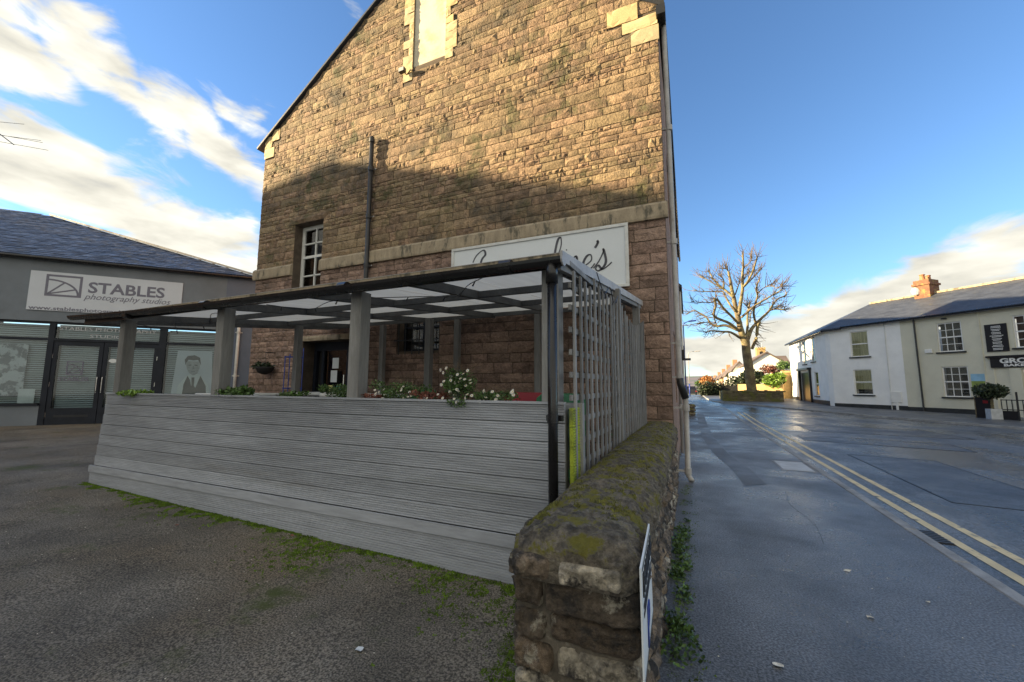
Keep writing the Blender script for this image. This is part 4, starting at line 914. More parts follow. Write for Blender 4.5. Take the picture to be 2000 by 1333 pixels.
# coping: rounded blocks with an uneven back
from mathutils import noise as mn
def coping(y0, y1, first=False):
    mb = MB(); mb.r = R.random(); ny = max(4, int((y1-y0)/(.011 if y1 < 3.2 else .022))); nc = 64 if y1 < 3.2 else 40; vs = []
    for j in range(ny+1):
        y = y0+(y1-y0)*j/ny; e = min(j, ny-j)/ny*(y1-y0); rnd = .02*max(0, 1-e/.05)
        fr = .055*max(0, 1-(y-y0)/.12)**2 if first else 0
        for i in range(nc):
            t = i/(nc-1)
            if i == 0: p = V((WX0-.005, y, WZ+.0))
            elif i == nc-1: p = V((WX1+.012, y, WZ+.0))
            else:
                an = pi*(1-(i-1)/(nc-3)); cx = (WX0+WX1)/2+.005; rx_ = (WX1-WX0)/2+.015
                ca, sa = cos(an), sin(an); x = cx+rx_*(abs(ca)**.72)*(1 if ca > 0 else -1); zz = WZ+.035+.165*(abs(sa)**.80)
                p = V((x, y, zz))
            q = V((p.x*5, y*4, p.z*5)); w = mn.noise(q)*.016+mn.noise(q*3.1)*.012+mn.noise(q*7)*.014+mn.noise(q*15)*.009+mn.noise(q*31)*.005-.030*max(0, mn.noise(q*4.7)-.2)
            d = V((p.x-(WX0+WX1)/2, 0, p.z-WZ+.05)).normalized()
            p = p+d*(w-rnd-fr); 
            if first and j == 0: p.y += mn.noise(q*1.5)*.02
            vs.append(p)
    fs = [(j*nc+i, (j+1)*nc+i, (j+1)*nc+i+1, j*nc+i+1) for j in range(ny) for i in range(nc-1)]
    fs += [tuple(range(nc)), tuple(range(ny*nc, ny*nc+nc))[::-1]]
    mb.add(vs, fs); return mb.build('coping_stone', MT['coping'], bw, smooth=True, recalc=True)
yc = WY0-.035; k = 0
for e in (2.42, 3.15, 3.9, 4.62, 5.3, 6.0, 6.7, 7.38): coping(yc, e-.004, k == 0); yc = e; k += 1
# moss cushions on the coping
mb = MB(); cxm = (WX0+WX1)/2
for _ in range(16000):
    y = WY0+.13+(WY1-WY0-.15)*R.random()**1.4; an = pi*R.uniform(.2, .76); rx_ = (WX1-WX0)/2+.015; ca, sa = cos(an), sin(an)
    x = cxm+rx_*(abs(ca)**.72)*(1 if ca > 0 else -1); zz = WZ+.036+.166*(abs(sa)**.80)
    if mn.noise(V((x*6, y*5, 2)))+.8*mn.noise(V((x*21, y*19, 7))) < .04: continue
    mb.r = R.random(); s_ = R.uniform(.004, .010); c = V((x, y, zz)); b = R.uniform(0, 6)
    P = [c+V((cos(b+1.26*k)*s_, sin(b+1.26*k)*s_, -.012-.4*s_*abs(ca))) for k in range(5)]+[c+V((0, 0, s_*R.uniform(.3, .7)))]
    mb.add(P, [(k, (k+1) % 5, 5) for k in range(5)])
mb.build('moss_cushions', MT['copmoss'], bw, smooth=True, kind='stuff')
# pale block at the end of the coping
EF2 = Fr((0, WY0-.02, 0), (1, 0, 0))
for q, m in (((-.755, -.545, .785, .90), 'wstone'), ((-.53, -.25, .79, .895), 'lichen')):
    mb = MB(); mb.r = R.random(); rubble(mb, EF2, q, .05, R.random()*50, 24, 12); mb.build('end_stone', MT[m], bw, smooth=True)
# sign on the pavement face
sgn = thing('parking_sign', 'white parking sign plate with black lettering fixed to the rubble wall', 'sign', (-.15, 1.78, .55))
PF = Fr((-.155, 0, 0), (0, 1, 0)); PF.e = V((-.02, .995, .03)).normalized()
mb = MB(); mb.prism([PF.pt(1.57, .50), PF.pt(2.06, .50), PF.pt(2.02, .905), PF.pt(1.56, .905)], V((.006, 0, 0))); mb.build('plate', MT['paper'], sgn, recalc=True)
text('PARKING', .11, PF, 1.60, .79, .009, MT['black'], sgn, off=.003, width=.40)
for i, z in enumerate((.745, .715)):
    mb = MB(); PF.box(mb, 1.61, 2.00, z, z+.012, .008, .0095); mb.build('printed_line', MT['black'], sgn)
text('P', .20, PF, 1.74, .54, .009, MT['blue'], sgn, off=.006)
for q in ((1.585, 2.035, .515, .521), (1.585, 2.035, .885, .891)):
    mb = MB(); PF.box(mb, *q, .0078, .009); mb.build('printed_border', MT['black'], sgn)
# weeds along the wall foot (pavement side) and moss along the fence foot
R = random.Random(31)
mb = MB()
for _ in range(34):
    y = R.uniform(1.9, 5.5); s = R.uniform(.03, .075)*(1.35 if y < 3.4 else .8)
    leaf_cloud(mb, (-.17+R.uniform(0, .10), y, s*.55), s*1.3, s*1.8, s*.8, int(900*s), .02, R)
o = mb.build('wall_foot_weeds', MT['leaf']); o['kind'] = 'stuff'; tag(o, 'green weeds growing along the foot of the rubble wall on the pavement', 'weeds')
def tuft(mb, x, y, z, s, R, n=5):
    mb.r = R.random()
    for _ in range(n):
        a = R.uniform(0, 2*pi); r = s*R.uniform(.2, 1); c = V((x+cos(a)*r, y+sin(a)*r, z)); w = s*R.uniform(.25, .5); h = s*R.uniform(.3, .8); b = R.uniform(0, 6)
        P = [c+V((cos(b+2.09*k)*w, sin(b+2.09*k)*w, -.002)) for k in range(3)]+[c+V((R.uniform(-.3, .3)*w, R.uniform(-.3, .3)*w, h))]
        mb.add(P, [(0, 1, 3), (1, 2, 3), (2, 0, 3)])
mb = MB()
for _ in range(7500):
    x = R.uniform(-7.9, -.9); d = abs(R.gauss(0, 1)); f = mn.noise(V((x*1.1, 3.3, 0)))+.9*mn.noise(V((x*4, 1, 2)))
    w = .03+.42*max(0, f+.08)*(1.5 if -4.6 < x < -1.3 else .4); y = FY-.03-d*w
    if mn.noise(V((x*6, y*6, 5))) < -.02 and d > .3: continue
    if R.random() > (1.0 if x < -4 else .9): continue
    tuft(mb, x, y, tz(x), R.uniform(.010, .024), R, 4)
for px_, py_, sp_, n_ in ((590, 1072, .16, 700), (560, 1100, .12, 250), (740, 1100, .13, 350), (985, 1172, .10, 420), (660, 1050, .10, 300), (860, 1130, .12, 250), (440, 1005, .14, 300), (930, 1210, .10, 160), (230, 955, .10, 260), (300, 975, .10, 200)):
    P = atZ(px_, py_, .13)
    for _ in range(n_):
        x, y = P.x+R.gauss(0, sp_*1.6), P.y+R.gauss(0, sp_)
        if y < FY-.03 and mn.noise(V((x*9, y*9, 5)))+.5*mn.noise(V((x*25, y*25, 1))) > -.05: tuft(mb, x, y, tz(x), R.uniform(.008, .018), R, 4)
for _ in range(700):
    x = R.uniform(-.98, -.78); y = R.uniform(1.9, 2.9); tuft(mb, x-abs(R.gauss(0, .05)), y, tz(x), R.uniform(.01, .022), R, 4)
o = mb.build('fence_foot_moss', MT['moss']); o['kind'] = 'stuff'; tag(o, 'bright green moss growing on the tarmac along the fence foot', 'moss')
mb = MB()
for _ in range(900):
    y = R.uniform(1.8, 7.3); x = -.17+abs(R.gauss(0, .10)); 
    if mn.noise(V((x*7, y*3, 5))) < .0: continue
    tuft(mb, x, y, .0, R.uniform(.008, .018), R, 3)
o = mb.build('wall_foot_moss', MT['moss']); o['kind'] = 'stuff'; tag(o, 'low green moss along the pavement edge beside the wall', 'moss')
# fallen leaves and grit
def leaf(x, y, z, s, mat, lab):
    mb = MB(); a = R.uniform(0, 6); n = 8; c = V((x, y, z+.006))
    rim = [c+V((cos(a+2*pi*k/n)*s*(1 if k % 4 else 1.5), sin(a+2*pi*k/n)*s*.8, R.uniform(0, .012))) for k in range(n)]
    mb.add([c]+rim, [(0, k+1, (k+1) % n+1) for k in range(n)]); tag(mb.build('fallen_leaf', MT[mat]), lab, 'leaf', 'fallen leaves')
for px_, py_, s, m, g, lab in ((702, 1267, .026, 'paper', 0, 'white torn leaf lying alone on the forecourt tarmac'), (1655, 1117, .022, 'grit', 1, 'pale leaf in the middle of the open pavement'), (1700, 1208, .022, 'grit', 1, 'pale oval leaf on the pavement, closest to the wall sign of the larger ones'), (1520, 1302, .03, 'grit', 1, 'largest yellowish leaf on the pavement near the wall weeds'), (1812, 1178, .015, 'grit', 1, 'tiny pale leaf on the pavement near the kerb'), (570, 1052, .02, 'leafred', 0, 'red brown leaf beside the mossy middle of the fence foot'), (345, 1035, .02, 'leafred', 0, 'red brown leaf on the tarmac near the far end of the fence')):
    P = atZ(px_, py_, .0 if g else .12)
    leaf(P.x, P.y, 0 if g else tz(P.x), s, m, lab)
mb = MB()
for _ in range(260):
    x, y = R.uniform(-9, -.9), R.uniform(.6, 2.9); s = R.uniform(.003, .008); a = R.uniform(0, 6); mb.r = R.random()
    mb.add([(x+cos(a+k*2.1)*s, y+sin(a+k*2.1)*s, tz(x)+.004) for k in range(3)]+[(x, y, tz(x)+.008)], [(0, 1, 3), (1, 2, 3), (2, 0, 3)])
for _ in range(150):
    x, y = R.uniform(0, 2.1), R.uniform(1.6, 9); s = R.uniform(.003, .008); a = R.uniform(0, 6); mb.r = R.random()
    mb.add([(x+cos(a+k*2.1)*s, y+sin(a+k*2.1)*s, .004) for k in range(3)]+[(x, y, .008)], [(0, 1, 3), (1, 2, 3), (2, 0, 3)])
o = mb.build('scattered_grit', MT['grit']); o['kind'] = 'stuff'; tag(o, 'pale grit and leaf scraps scattered over the tarmac and pavement', 'grit')
#--PART3
# ================================================================== STABLES SHOP
R = random.Random(41)
SF = Fr((-19.13, 5.05, .2), (.669, .743, 0))
st = thing('stables_shop', 'low blue grey rendered studio building with slate roof and dark shopfront', 'building', (-17, 7.2, .2))
su = lambda p, q=700: SF.hit(p, q)[0]
EZ = 5.38
uL, uR = -5.0, 7.6
wL, pA0, pA1, dM0, dM1, pB0, pB1, wR = -2.4, su(86), su(98), su(187), su(209), su(306), su(320), su(424)
TOP, TRA, SILL = SF.hit(100, 628)[1], SF.hit(100, 662)[1], SF.hit(30, 790)[1]
mb = MB(); wall_open(mb, SF, uL, uR, -.2, EZ, [(wL, wR, -.2, TOP)], .22)
mb.quad(SF.pt(uL, -.2), SF.pt(uL, EZ), SF.pt(uL, EZ, -9), SF.pt(uL, -.2, -9)); mb.quad(SF.pt(uR, -.2), SF.pt(uR, -.2, -9), SF.pt(uR, EZ, -9), SF.pt(uR, EZ))
mb.build('wall', MT['grender'], st)
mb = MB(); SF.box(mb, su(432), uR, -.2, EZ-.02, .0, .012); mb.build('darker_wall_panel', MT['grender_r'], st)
mb = MB(); SF.box(mb, wL, wR, -.2, TOP, -1.5, -1.48); mb.build('room_behind', MT['dark'], st)
mb = MB(); SF.box(mb, wL, wR, 3.2, 3.22, -1.48, -.2); mb.build('ceiling_inside', MT['room'], st)
# stall risers and frames
for a, b in ((wL, pA0), (pB1, wR)):
    mb = MB(); SF.box(mb, a, b, -.2, SILL-.05, -.2, -.05); mb.build('stall_riser', MT['grender'], st)
    mb = MB(); SF.box(mb, a, b, SILL-.05, SILL, -.2, .02); mb.build('window_sill', MT['blueblack'], st)
sf = MB()
for q in ((pA0, pA1, -.15, TOP), (pB0, pB1, -.15, TOP), (wR-.06, wR, SILL, TOP), (wL, wL+.06, SILL, TOP)): SF.box(sf, *q, -.16, -.06)
for a, b in ((wL+.06, pA0), (pA1, pB0), (pB1, wR-.06)):
    SF.box(sf, a, b, TOP-.07, TOP, -.158, -.062); SF.box(sf, a, b, TRA-.05, TRA+.03, -.158, -.062)
sfo = sf.build('shopfront_frame', MT['blueblack'], st)
def pane(a, b, z0, z1, par, d=-.11, m='shopglass'):
    mb = MB(); SF.box(mb, a, b, z0, z1, d, d+.006); return mb.build('pane', MT[m], par)
for a, b in ((wL+.06, pA0), (pA1, pB0), (pB1, wR-.06)): pane(a, b, TRA+.03, TOP-.07, sfo)
for a, b in ((wL+.06, pA0), (pB1, wR-.06)): pane(a, b, SILL, TRA-.05, sfo)
def blind(a, b, z0, z1, par, step=.068):
    mb = MB(); z = z0
    while z < z1:
        c = SF.pt((a+b)/2, z, -.26); mb.r = R.random()
        mb.obox(c, SF.e*((b-a)/2), (V((0, 0, 1))*.022+SF.n*.012), (V((0, 0, .0016))-SF.n*.001)); z += step
    mb.build('blind_slats', MT['blind'], par, kind='stuff')
blind(wL+.1, pA0-.02, SILL+.05, TOP-.08, sfo); blind(pB1+.02, wR-.1, SILL+.05, TOP-.08, sfo); blind(pA1+.02, pB0-.02, TRA+.05, TOP-.08, sfo)
# double doors
for a, b, hs in ((pA1, (dM0+dM1)/2-.004, 1), ((dM0+dM1)/2+.004, pB0, -1)):
    mb = MB(); s = .11
    for q in ((a+.004, a+s, .0, TRA-.06), (b-s, b-.004, .0, TRA-.06), (a+s, b-s, .0, .62), (a+s, b-s, TRA-.2, TRA-.06)): SF.box(mb, *q, -.15, -.085)
    d = mb.build('door', MT['blueblack'], sfo); pane(a+s, b-s, .62, TRA-.2, d); 
    blind(a+s, b-s, .64, TRA-.2, d)
    x = b-.06 if hs > 0 else a+.06
    mb = MB(); mb.tube([SF.pt(x, 1.12, -.085), SF.pt(x, 1.12, -.03), SF.pt(x, 1.16, -.02), SF.pt(x, 1.56, -.02), SF.pt(x, 1.60, -.03), SF.pt(x, 1.60, -.085)], .014, 8); mb.build('door_handle', MT['chrome'], d)
    mb = MB(); SF.box(mb, a+.2, b-.2, .33, .40, -.085, -.08); mb.build('letter_plate', MT['black'], d)
    for z in (.35, 1.3, 2.2):
        x = a+.012 if hs > 0 else b-.012
        mb = MB(); mb.tube([SF.pt(x, z, -.08), SF.pt(x, z+.14, -.08)], .012, 6); mb.build('hinge', MT['chrome'], d)
# sign board with logo and lettering
def logo(F, u, z, w, h, d, mat, parent, t):
    mb = MB()
    for q in ((u, u+w, z, z+t), (u, u+w, z+h-t, z+h), (u, u+t, z+t, z+h-t), (u+w-t, u+w, z+t, z+h-t)): F.box(mb, *q, d, d+.003)
    ox, oz = u+t, z+t; rx, rzz = w-2*t, h-2*t*1.0; pts = [(ox+rx*.98*sin(a), oz+rzz*.82*cos(a)) for a in [pi/2*i/10 for i in range(11)]]
    for p, q in zip(pts, pts[1:]): mb.beam(F.pt(p[0], p[1], d+.0015), F.pt(q[0], q[1], d+.0015), t*.8, .003, F.n)
    for a, r0 in ((radians(32), .0), (radians(66), .0)): mb.beam(F.pt(ox, oz, d+.0015), F.pt(ox+rx*.95*sin(a), oz+rzz*.80*cos(a), d+.0015), t*.7, .0035, F.n)
    mb.build('logo', mat, parent)
sg1 = thing('shop_sign', 'pale signboard with square arch logo and STABLES lettering on the studio wall', 'sign', SF.pt(2.1, 3.7))
b0, b1 = su(58, 560), su(356, 580); bz0, bz1 = 3.72, 4.98
mb = MB(); SF.box(mb, b0, b1, bz0, bz1, .01, .035); mb.build('board', MT['signwhite2'], sg1)
lu0, lz1 = SF.hit(93, 536); lu1, lz0 = SF.hit(159, 583)
logo(SF, lu0, lz0, lu1-lu0, lz1-lz0, .036, MT['inkp'], sg1, .065)
tu0, tzz = SF.hit(172, 572); tu1, _ = SF.hit(322, 575)
text('STABLES', .50, SF, tu0, tzz, .038, MT['inkp'], sg1, off=.012, width=tu1-tu0)
text('photography studios', .27, SF, su(166, 578), SF.hit(166, 579)[1]-.10, .038, MT['inkp'], sg1, shear=.35, width=su(335, 584)-su(166, 578))
text('www.stablesphotography', .17, SF, su(57, 602), SF.hit(57, 603)[1]-.01, .038, MT['inkp'], sg1, off=.003, width=su(250, 607)-su(57, 602))
text('STABLES PHOTOGRAPHY', .17, SF, su(112, 640), SF.hit(112, 644)[1], -.1, MT['photo1'], sfo, width=su(303, 648)-su(112, 640))
text('STUDIOS', .16, SF, su(172, 655), SF.hit(172, 659)[1]-.01, -.1, MT['photo1'], sfo, width=su(245, 655)-su(172, 655))
# door decals
q0 = SF.hit(124, 733); q1 = SF.hit(161, 706); logo(SF, q0[0], q0[1], q1[0]-q0[0], q1[1]-q0[1], -.1, MT['inkp'], sfo, .035)
text('STABLES', .16, SF, su(109, 742), SF.hit(109, 744)[1], -.1, MT['inkp'], sfo, off=.006, width=su(170, 742)-su(109, 742))
mb = MB(); c = SF.hit(218, 705); mb.prism([SF.pt(c[0]+.11*cos(k*pi/8), c[1]+.07*sin(k*pi/8), -.1) for k in range(16)], SF.n*.003); mb.build('round_sticker', MT['paper'], sfo, recalc=True)
q0 = SF.hit(27, 790); q1 = SF.hit(64, 760); mb = MB(); SF.box(mb, q0[0], q1[0], q0[1]+.02, q1[1], -.125, -.12); mb.build('paper_notice', MT['paper'], sfo)
# portrait poster (a plain made-up portrait) and the mottled photo in the other window
po = thing('portrait_poster', 'grey photographic poster of a man in a waistcoat in the shop window', 'poster', SF.pt(su(375), 1.2, -.14))
def ppoly(px, d, mat, name):
    mb = MB(); mb.prism([SF.pt(*SF.hit(x/2.962, 400+y/2.962, -.14), -.14+d) for x, y in px], SF.n*.002); mb.build(name, MT[mat], po, recalc=True)
ppoly([(1030, 845), (1228, 850), (1225, 1110), (985, 1110)], 0, 'signwhite2', 'backing')
ppoly([(1018, 1110), (1030, 1045), (1075, 995), (1105, 975), (1150, 980), (1180, 1010), (1205, 1050), (1215, 1110)], .003, 'paper', 'shirt')
ppoly([(1050, 1110), (1062, 1040), (1085, 990), (1108, 1030), (1130, 1060), (1160, 990), (1190, 1050), (1192, 1110)], .006, 'photo3', 'waistcoat')
ppoly([(1094, 990), (1140, 990), (1128, 1050), (1106, 1050)], .009, 'paper', 'collar')
ppoly([(1108, 1000), (1126, 1000), (1120, 1070), (1108, 1060)], .012, 'photo3', 'tie')
ppoly([(1076, 905), (1158, 908), (1156, 945), (1142, 978), (1118, 988), (1094, 975), (1080, 945)], .009, 'photoF', 'face')
ppoly([(1073, 930), (1070, 898), (1088, 876), (1128, 872), (1158, 886), (1163, 930), (1154, 912), (1146, 899), (1118, 902), (1092, 897), (1080, 912)], .012, 'photo3', 'hair')
ppoly([(1092, 928), (1108, 926), (1108, 931), (1092, 932)], .012, 'photo3', 'brow'); ppoly([(1126, 926), (1144, 929), (1144, 934), (1126, 931)], .012, 'photo3', 'brow')
ppoly([(1106, 962), (1130, 963), (1128, 968), (1108, 967)], .012, 'photo2', 'mouth'); ppoly([(1116, 935), (1122, 935), (1126, 952), (1114, 952)], .012, 'photo2', 'nose')
q0 = SF.hit(-60, 775); q1 = SF.hit(50, 672); mb = MB(); SF.box(mb, q0[0], q1[0], q0[1], q1[1], -.16, -.155); o = mb.build('window_photo', MT['photoL']); tag(o, 'mottled black and white photograph behind the shop window glass', 'photograph')
# rainwater head and white downpipe
wp = thing('white_downpipe', 'white downpipe with a hopper head on the studio wall', 'downpipe', SF.pt(su(464), 0))
u = su(463); mb = MB(); mb.tube([SF.pt(u, .1, .09), SF.pt(u, 4.3, .09)], .05, 12); mb.build('pipe', MT['white_dirty'], wp, smooth=True)
mb = MB(); mb.prism([SF.pt(u-.13, 4.28, .02), SF.pt(u+.13, 4.28, .02), SF.pt(u+.2, 4.62, .02), SF.pt(u-.2, 4.62, .02)], SF.n*.2); mb.build('hopper', MT['white_dirty'], wp, recalc=True)
for z in (1.7, 3.3):
    mb = MB(); mb.tube([SF.pt(u, z-.04, .09), SF.pt(u, z+.04, .09)], .063, 12); SF.box(mb, u-.11, u+.11, z-.015, z+.015, 0, .04); mb.build('bracket', MT['white_dirty'], wp)
mb = MB(); mb.tube([SF.pt(uL, EZ-.0, .17), SF.pt(6.35, EZ-.0, .17)], .06, 8); mb.build('gutter', MT['gutter'], st, smooth=True)
# roof: slates on the front slope, hipped at the end
TH = radians(29.5); HK = 1.6; EU = 6.35
rf = MB(); P0 = lambda u, s, up=0: SF.pt(u, EZ+.06+s*tan(TH)+up, .15-s)
SM = 5.2; ua = EU-HK*SM
rf.quad(P0(uL, 0), P0(EU, 0), P0(ua, SM), P0(uL, SM)); rf.quad(P0(EU, 0), SF.pt(EU, EZ+.06, -2*SM+.15), SF.pt(ua, EZ+.06+SM*tan(TH), .15-SM)); rf.quad(P0(uL, SM), P0(ua, SM), SF.pt(EU, EZ+.06, .15-2*SM), SF.pt(uL, EZ+.06, .15-2*SM))
rfo = rf.build('roof', MT['slate_flat'], st)
slates = []; row = 0; s = 0.0; ex = .19; wd = .26
sn = V((0, 0, cos(TH))) + SF.n*sin(TH); sd = V((0, 0, sin(TH))) - SF.n*cos(TH)
while s < SM-.05:
    u = uL+(row % 2)*wd/2
    while u+wd < EU-HK*(s+ex*cos(TH)):
        slates.append((u, s)); u += wd
    s += ex*cos(TH); row += 1
def svis(q):
    v = P0(*q)-CAM; d = v.dot(CF); x = 1000+FPX*v.dot(CR)/d; return (1 if -5 < x < 2000 else 0)/d**2 * (-(v.normalized().dot(sn)))
slates.sort(key=svis, reverse=True); rest = MB(); seen = 0
for i, (u, s) in enumerate(slates):
    mb = MB() if i < 296 else rest; mb.r = R.random(); tl_ = R.uniform(.010, .02)
    c = P0(u+wd/2, s)+sd*(ex*.62)+sn*tl_; mb.obox(c, SF.e*(wd/2-.004), sd*(ex*.66)-sn*.006, sn*.004)
    if i < 296: mb.build('slate', MT['slate'], rfo)
rest.build('far_slates', MT['slate'], rfo, kind='stuff')
mb = MB(); mb.beam(P0(EU, 0, .05), P0(ua, SM, .05), .16, .07); mb.build('hip_ridge', MT['slate'], rfo)
# TV aerial standing on the roof
ta = thing('tv_aerial', 'thin metal television aerial against the cloud above the slate roof', 'aerial', atD(-18, 420, 13.0))
mb = MB(); mb.tube([atD(-20, 440, 13.0), atD(-16, 235, 13.0)], .02, 8); mb.build('mast', MT['pipe_black'], ta)
mb = MB(); mb.tube([atD(-22, 246, 13.0), atD(27, 283, 12.5)], .014, 6); mb.build('boom', MT['pipe_black'], ta)
for a, b in (((-30, 236), (47, 243)), ((-10, 262), (83, 279)), ((-4, 264), (80, 275)), ((-30, 272), (94, 294))):
    mb = MB(); mb.tube([atD(*a, 12.9), atD(*b, 12.6)], .007, 5); mb.build('element', MT['pipe_black'], ta)
# tall block added out of view, shaped to throw the shade on yard and gable
cb = thing('shading_block', 'unseen long block added beside the forecourt to cast the shade on the yard', 'building', (-30, -20, 0))
CFm = Fr((-26, -45, 0), (0, 1, 0)); ops = [(2+i*3.4, 3.2+i*3.4, a, a+1.7) for i in range(13) for a in (1, 4.4, 7.8)]
mb = MB(); wall_open(mb, CFm, 0, 46.6, -.2, 11.2, ops, .15); mb.quad((-34, 1.6, -.2), (-34, -45, -.2), (-34, -45, 11.2), (-34, 1.6, 11.2)); mb.quad((-26, 1.6, -.2), (-34, 1.6, -.2), (-34, 1.6, 11.2), (-26, 1.6, 11.2)); mb.quad((-34, -45, -.2), (-26, -45, -.2), (-26, -45, 11.2), (-34, -45, 11.2))
mb.build('wall', MT['farbrick'], cb)
for q in ops:
    mb = MB(); CFm.box(mb, *q, -.15, -.1); mb.build('window', MT['black'], cb)
mb = MB(); e0, e1, e2, e3 = (-25.8, 1.8, 11.2), (-34.2, 1.8, 11.2), (-34.2, -45.2, 11.2), (-25.8, -45.2, 11.2); r0, r1 = (-30, -.4, 14.15), (-30, -45.2, 14.15)
mb.quad(e0, r0, r1, e3); mb.quad(e1, e2, r1, r0); mb.quad(e0, e1, r0); mb.quad(e2, e3, r1); mb.quad(e0, e3, e2, e1); mb.build('roof', MT['slate_flat'], cb)
# ================================================================== HOUSES ACROSS THE ROAD
HF = Fr((14.25, 29.76, 0), (.658, -.753, 0)); HZ = 5.72
def win(par, F, q, cols, rows, mid=True, curtain=None, depth=.09, frame='white', sill='plinth'):
    u0, u1, z0, z1 = q; f = .06; mb = MB(); d0, d1 = -depth, -depth+.04
    for r in ((u0, u0+f, z0, z1), (u1-f, u1, z0, z1), (u0+f, u1-f, z0, z0+f), (u0+f, u1-f, z1-f, z1)): F.box(mb, *r, d0, d1)
    zm = (z0+z1)/2
    if mid: F.box(mb, u0+f, u1-f, zm-.035, zm+.035, d0+.002, d1+.004)
    zones = [(z0+f, zm-.035), (zm+.035, z1-f)] if mid else [(z0+f, z1-f)]; cells_ = []
    for a, b in zones:
        for j in range(rows):
            for i in range(cols):
                w = (u1-u0-2*f)/cols; h = (b-a)/rows; cells_.append((u0+f+i*w, u0+f+(i+1)*w, a+j*h, a+(j+1)*h))
        for i in range(1, cols): x = u0+f+i*(u1-u0-2*f)/cols; F.box(mb, x-.014, x+.014, a, b, d0+.004, d1-.004)
        for j in range(1, rows): z = a+j*(b-a)/rows; F.box(mb, u0+f, u1-f, z-.014, z+.014, d0+.006, d1-.006)
    w = mb.build('window', MT[frame], par)
    for c in cells_:
        mb = MB(); F.box(mb, c[0]+.012, c[1]-.012, c[2]+.012, c[3]-.012, d0+.012, d0+.018); mb.build('pane', MT['glass'], w)
    mb = MB(); F.box(mb, u0, u1, z0, z1, d0-.32, d0-.3); mb.build('room_behind', MT['room'], w)
    if curtain:
        mb = MB(); F.box(mb, u0+f, u1-f, z0+f+(.35*(z1-z0)/2 if curtain == 2 else 0), z1-f, d0-.012, d0-.004); mb.build('curtain', MT['curtain'], w)
    mb = MB(); F.box(mb, u0-.1, u1+.1, z0-.085, z0-.005, -.05, .09); mb.build('sill', MT[sill], w)
    return w
def hq(F, x0, y0, x1, y1): a = F.hit(x0, y0); b = F.hit(x1, y1); return (min(a[0], b[0]), max(a[0], b[0]), min(a[1], b[1]), max(a[1], b[1]))
C0u = -7.56; CP = HF.pt(C0u, 0); GH = .0
WF2 = Fr((CP.x, CP.y, 0), (0.004, -1, 0))
wh = thing('white_corner_house', 'white rendered corner house with yellow curtains and a black doorway', 'house', tuple(HF.pt(-5.4, .2)))
w1 = (-6.0, -4.93, 3.58, 5.30); w2 = (-5.98, -4.90, 1.05, 2.72)
mb = MB(); wall_open(mb, HF, C0u+.25, -3.15, 0, HZ, [w1, w2], .1)
wops = [hq(WF2, 1582, 659, 1593, 706), hq(WF2, 1566, 668, 1576, 711), hq(WF2, 1590, 727, 1601, 774)]
dops = hq(WF2, 1563, 718, 1587, 788); dops = (dops[0], dops[1], .2, 2.75)
WL = -11.2
wall_open(mb, WF2, WL, -.25, 0, HZ, wops+[dops], .12)
a, b = HF.pt(C0u+.25, 0), WF2.pt(-.25, 0); up = V((0, 0, HZ)); mb.quad(b, a, a+up, b+up)
e1 = WF2.pt(WL, 0); e2 = e1+V((7, 0, 0)); mb.quad(e2, e1, e1+up, e2+up); e3 = HF.pt(-3.15, 0, -6.5); mb.quad(e3, e2, e2+up, e3+up)
mb.build('wall', MT['housewhite'], wh)
win(wh, HF, w1, 1, 1, curtain=1); win(wh, HF, w2, 1, 1, curtain=2)
for q in wops: win(wh, WF2, q, 1, 1)
mb = MB(); WF2.box(mb, dops[0]-.25, dops[0], .2, 2.95, -.1, .16); WF2.box(mb, dops[1], dops[1]+.25, .2, 2.95, -.1, .16); WF2.box(mb, dops[0]-.35, dops[1]+.35, 2.95, 3.12, -.1, .3); pc = mb.build('door_surround', MT['black'], wh)
mb = MB(); WF2.box(mb, dops[0], dops[1], .2, 2.95, -.12, -.06); mb.build('door', MT['black'], wh)
for F_, q in ((HF, (C0u+.25, -3.15, .05, .42)), (WF2, (WL, dops[0]-.25, .2, .62)), (WF2, (dops[1]+.25, -.25, .2, .55))):
    mb = MB(); F_.box(mb, *q, 0, .03); mb.build('plinth', MT['plinth'], wh)
mb = MB(); HF.box(mb, -3.98, -3.42, .62, 1.28, 0, .05); mb.build('meter_box', MT['white'], wh, bevel=.01)
mb = MB(); HF.box(mb, -3.72, -3.6, .1, .62, 0, .06); mb.build('meter_duct', MT['white'], wh)
mb = MB(); mb.tube([HF.pt(-3.95, .1, .04), HF.pt(-3.95, HZ-.05, .04)], .02, 6); mb.build('cable_pipe', MT['white_dirty'], wh)
# roofs
RS = 3.0; RT = radians(30); RZ = HZ+RS*tan(RT)+.1
def hroof(par, u0, u1, name='roof'):
    mb = MB(); f = .28; z0 = HZ+.02-f*tan(RT)+.1
    A, B, C_, D = HF.pt(u0, z0, f), HF.pt(u1, z0, f), HF.pt(u1, RZ, -RS), HF.pt(u0, RZ, -RS); E, F_ = HF.pt(u1, HZ, -6.2), HF.pt(u0, HZ, -6.2)
    t = V((0, 0, -.09)); mb.add([A, B, C_, D, A+t, B+t, E, F_], [(0, 1, 2, 3), (4, 5, 1, 0), (3, 2, 6, 7)]); mb.add([A, D, F_], [(0, 1, 2)]); mb.add([B, E, C_], [(0, 1, 2)])
    r = mb.build(name, MT['slate_flat'], par)
    mb = MB(); mb.beam(HF.pt(u0, RZ+.02, -RS), HF.pt(u1, RZ+.02, -RS), .22, .12); mb.build('ridge_tiles', MT['band'], r); 
    mb = MB(); mb.tube([HF.pt(u0, HZ-.04, f-.02), HF.pt(u1, HZ-.04, f-.02)], .07, 8); mb.build('gutter', MT['gutter'], r); return r
wr = hroof(wh, -6.35, -3.15)
mb = MB(); f = .28; z0 = HZ+.02-f*tan(RT)+.1
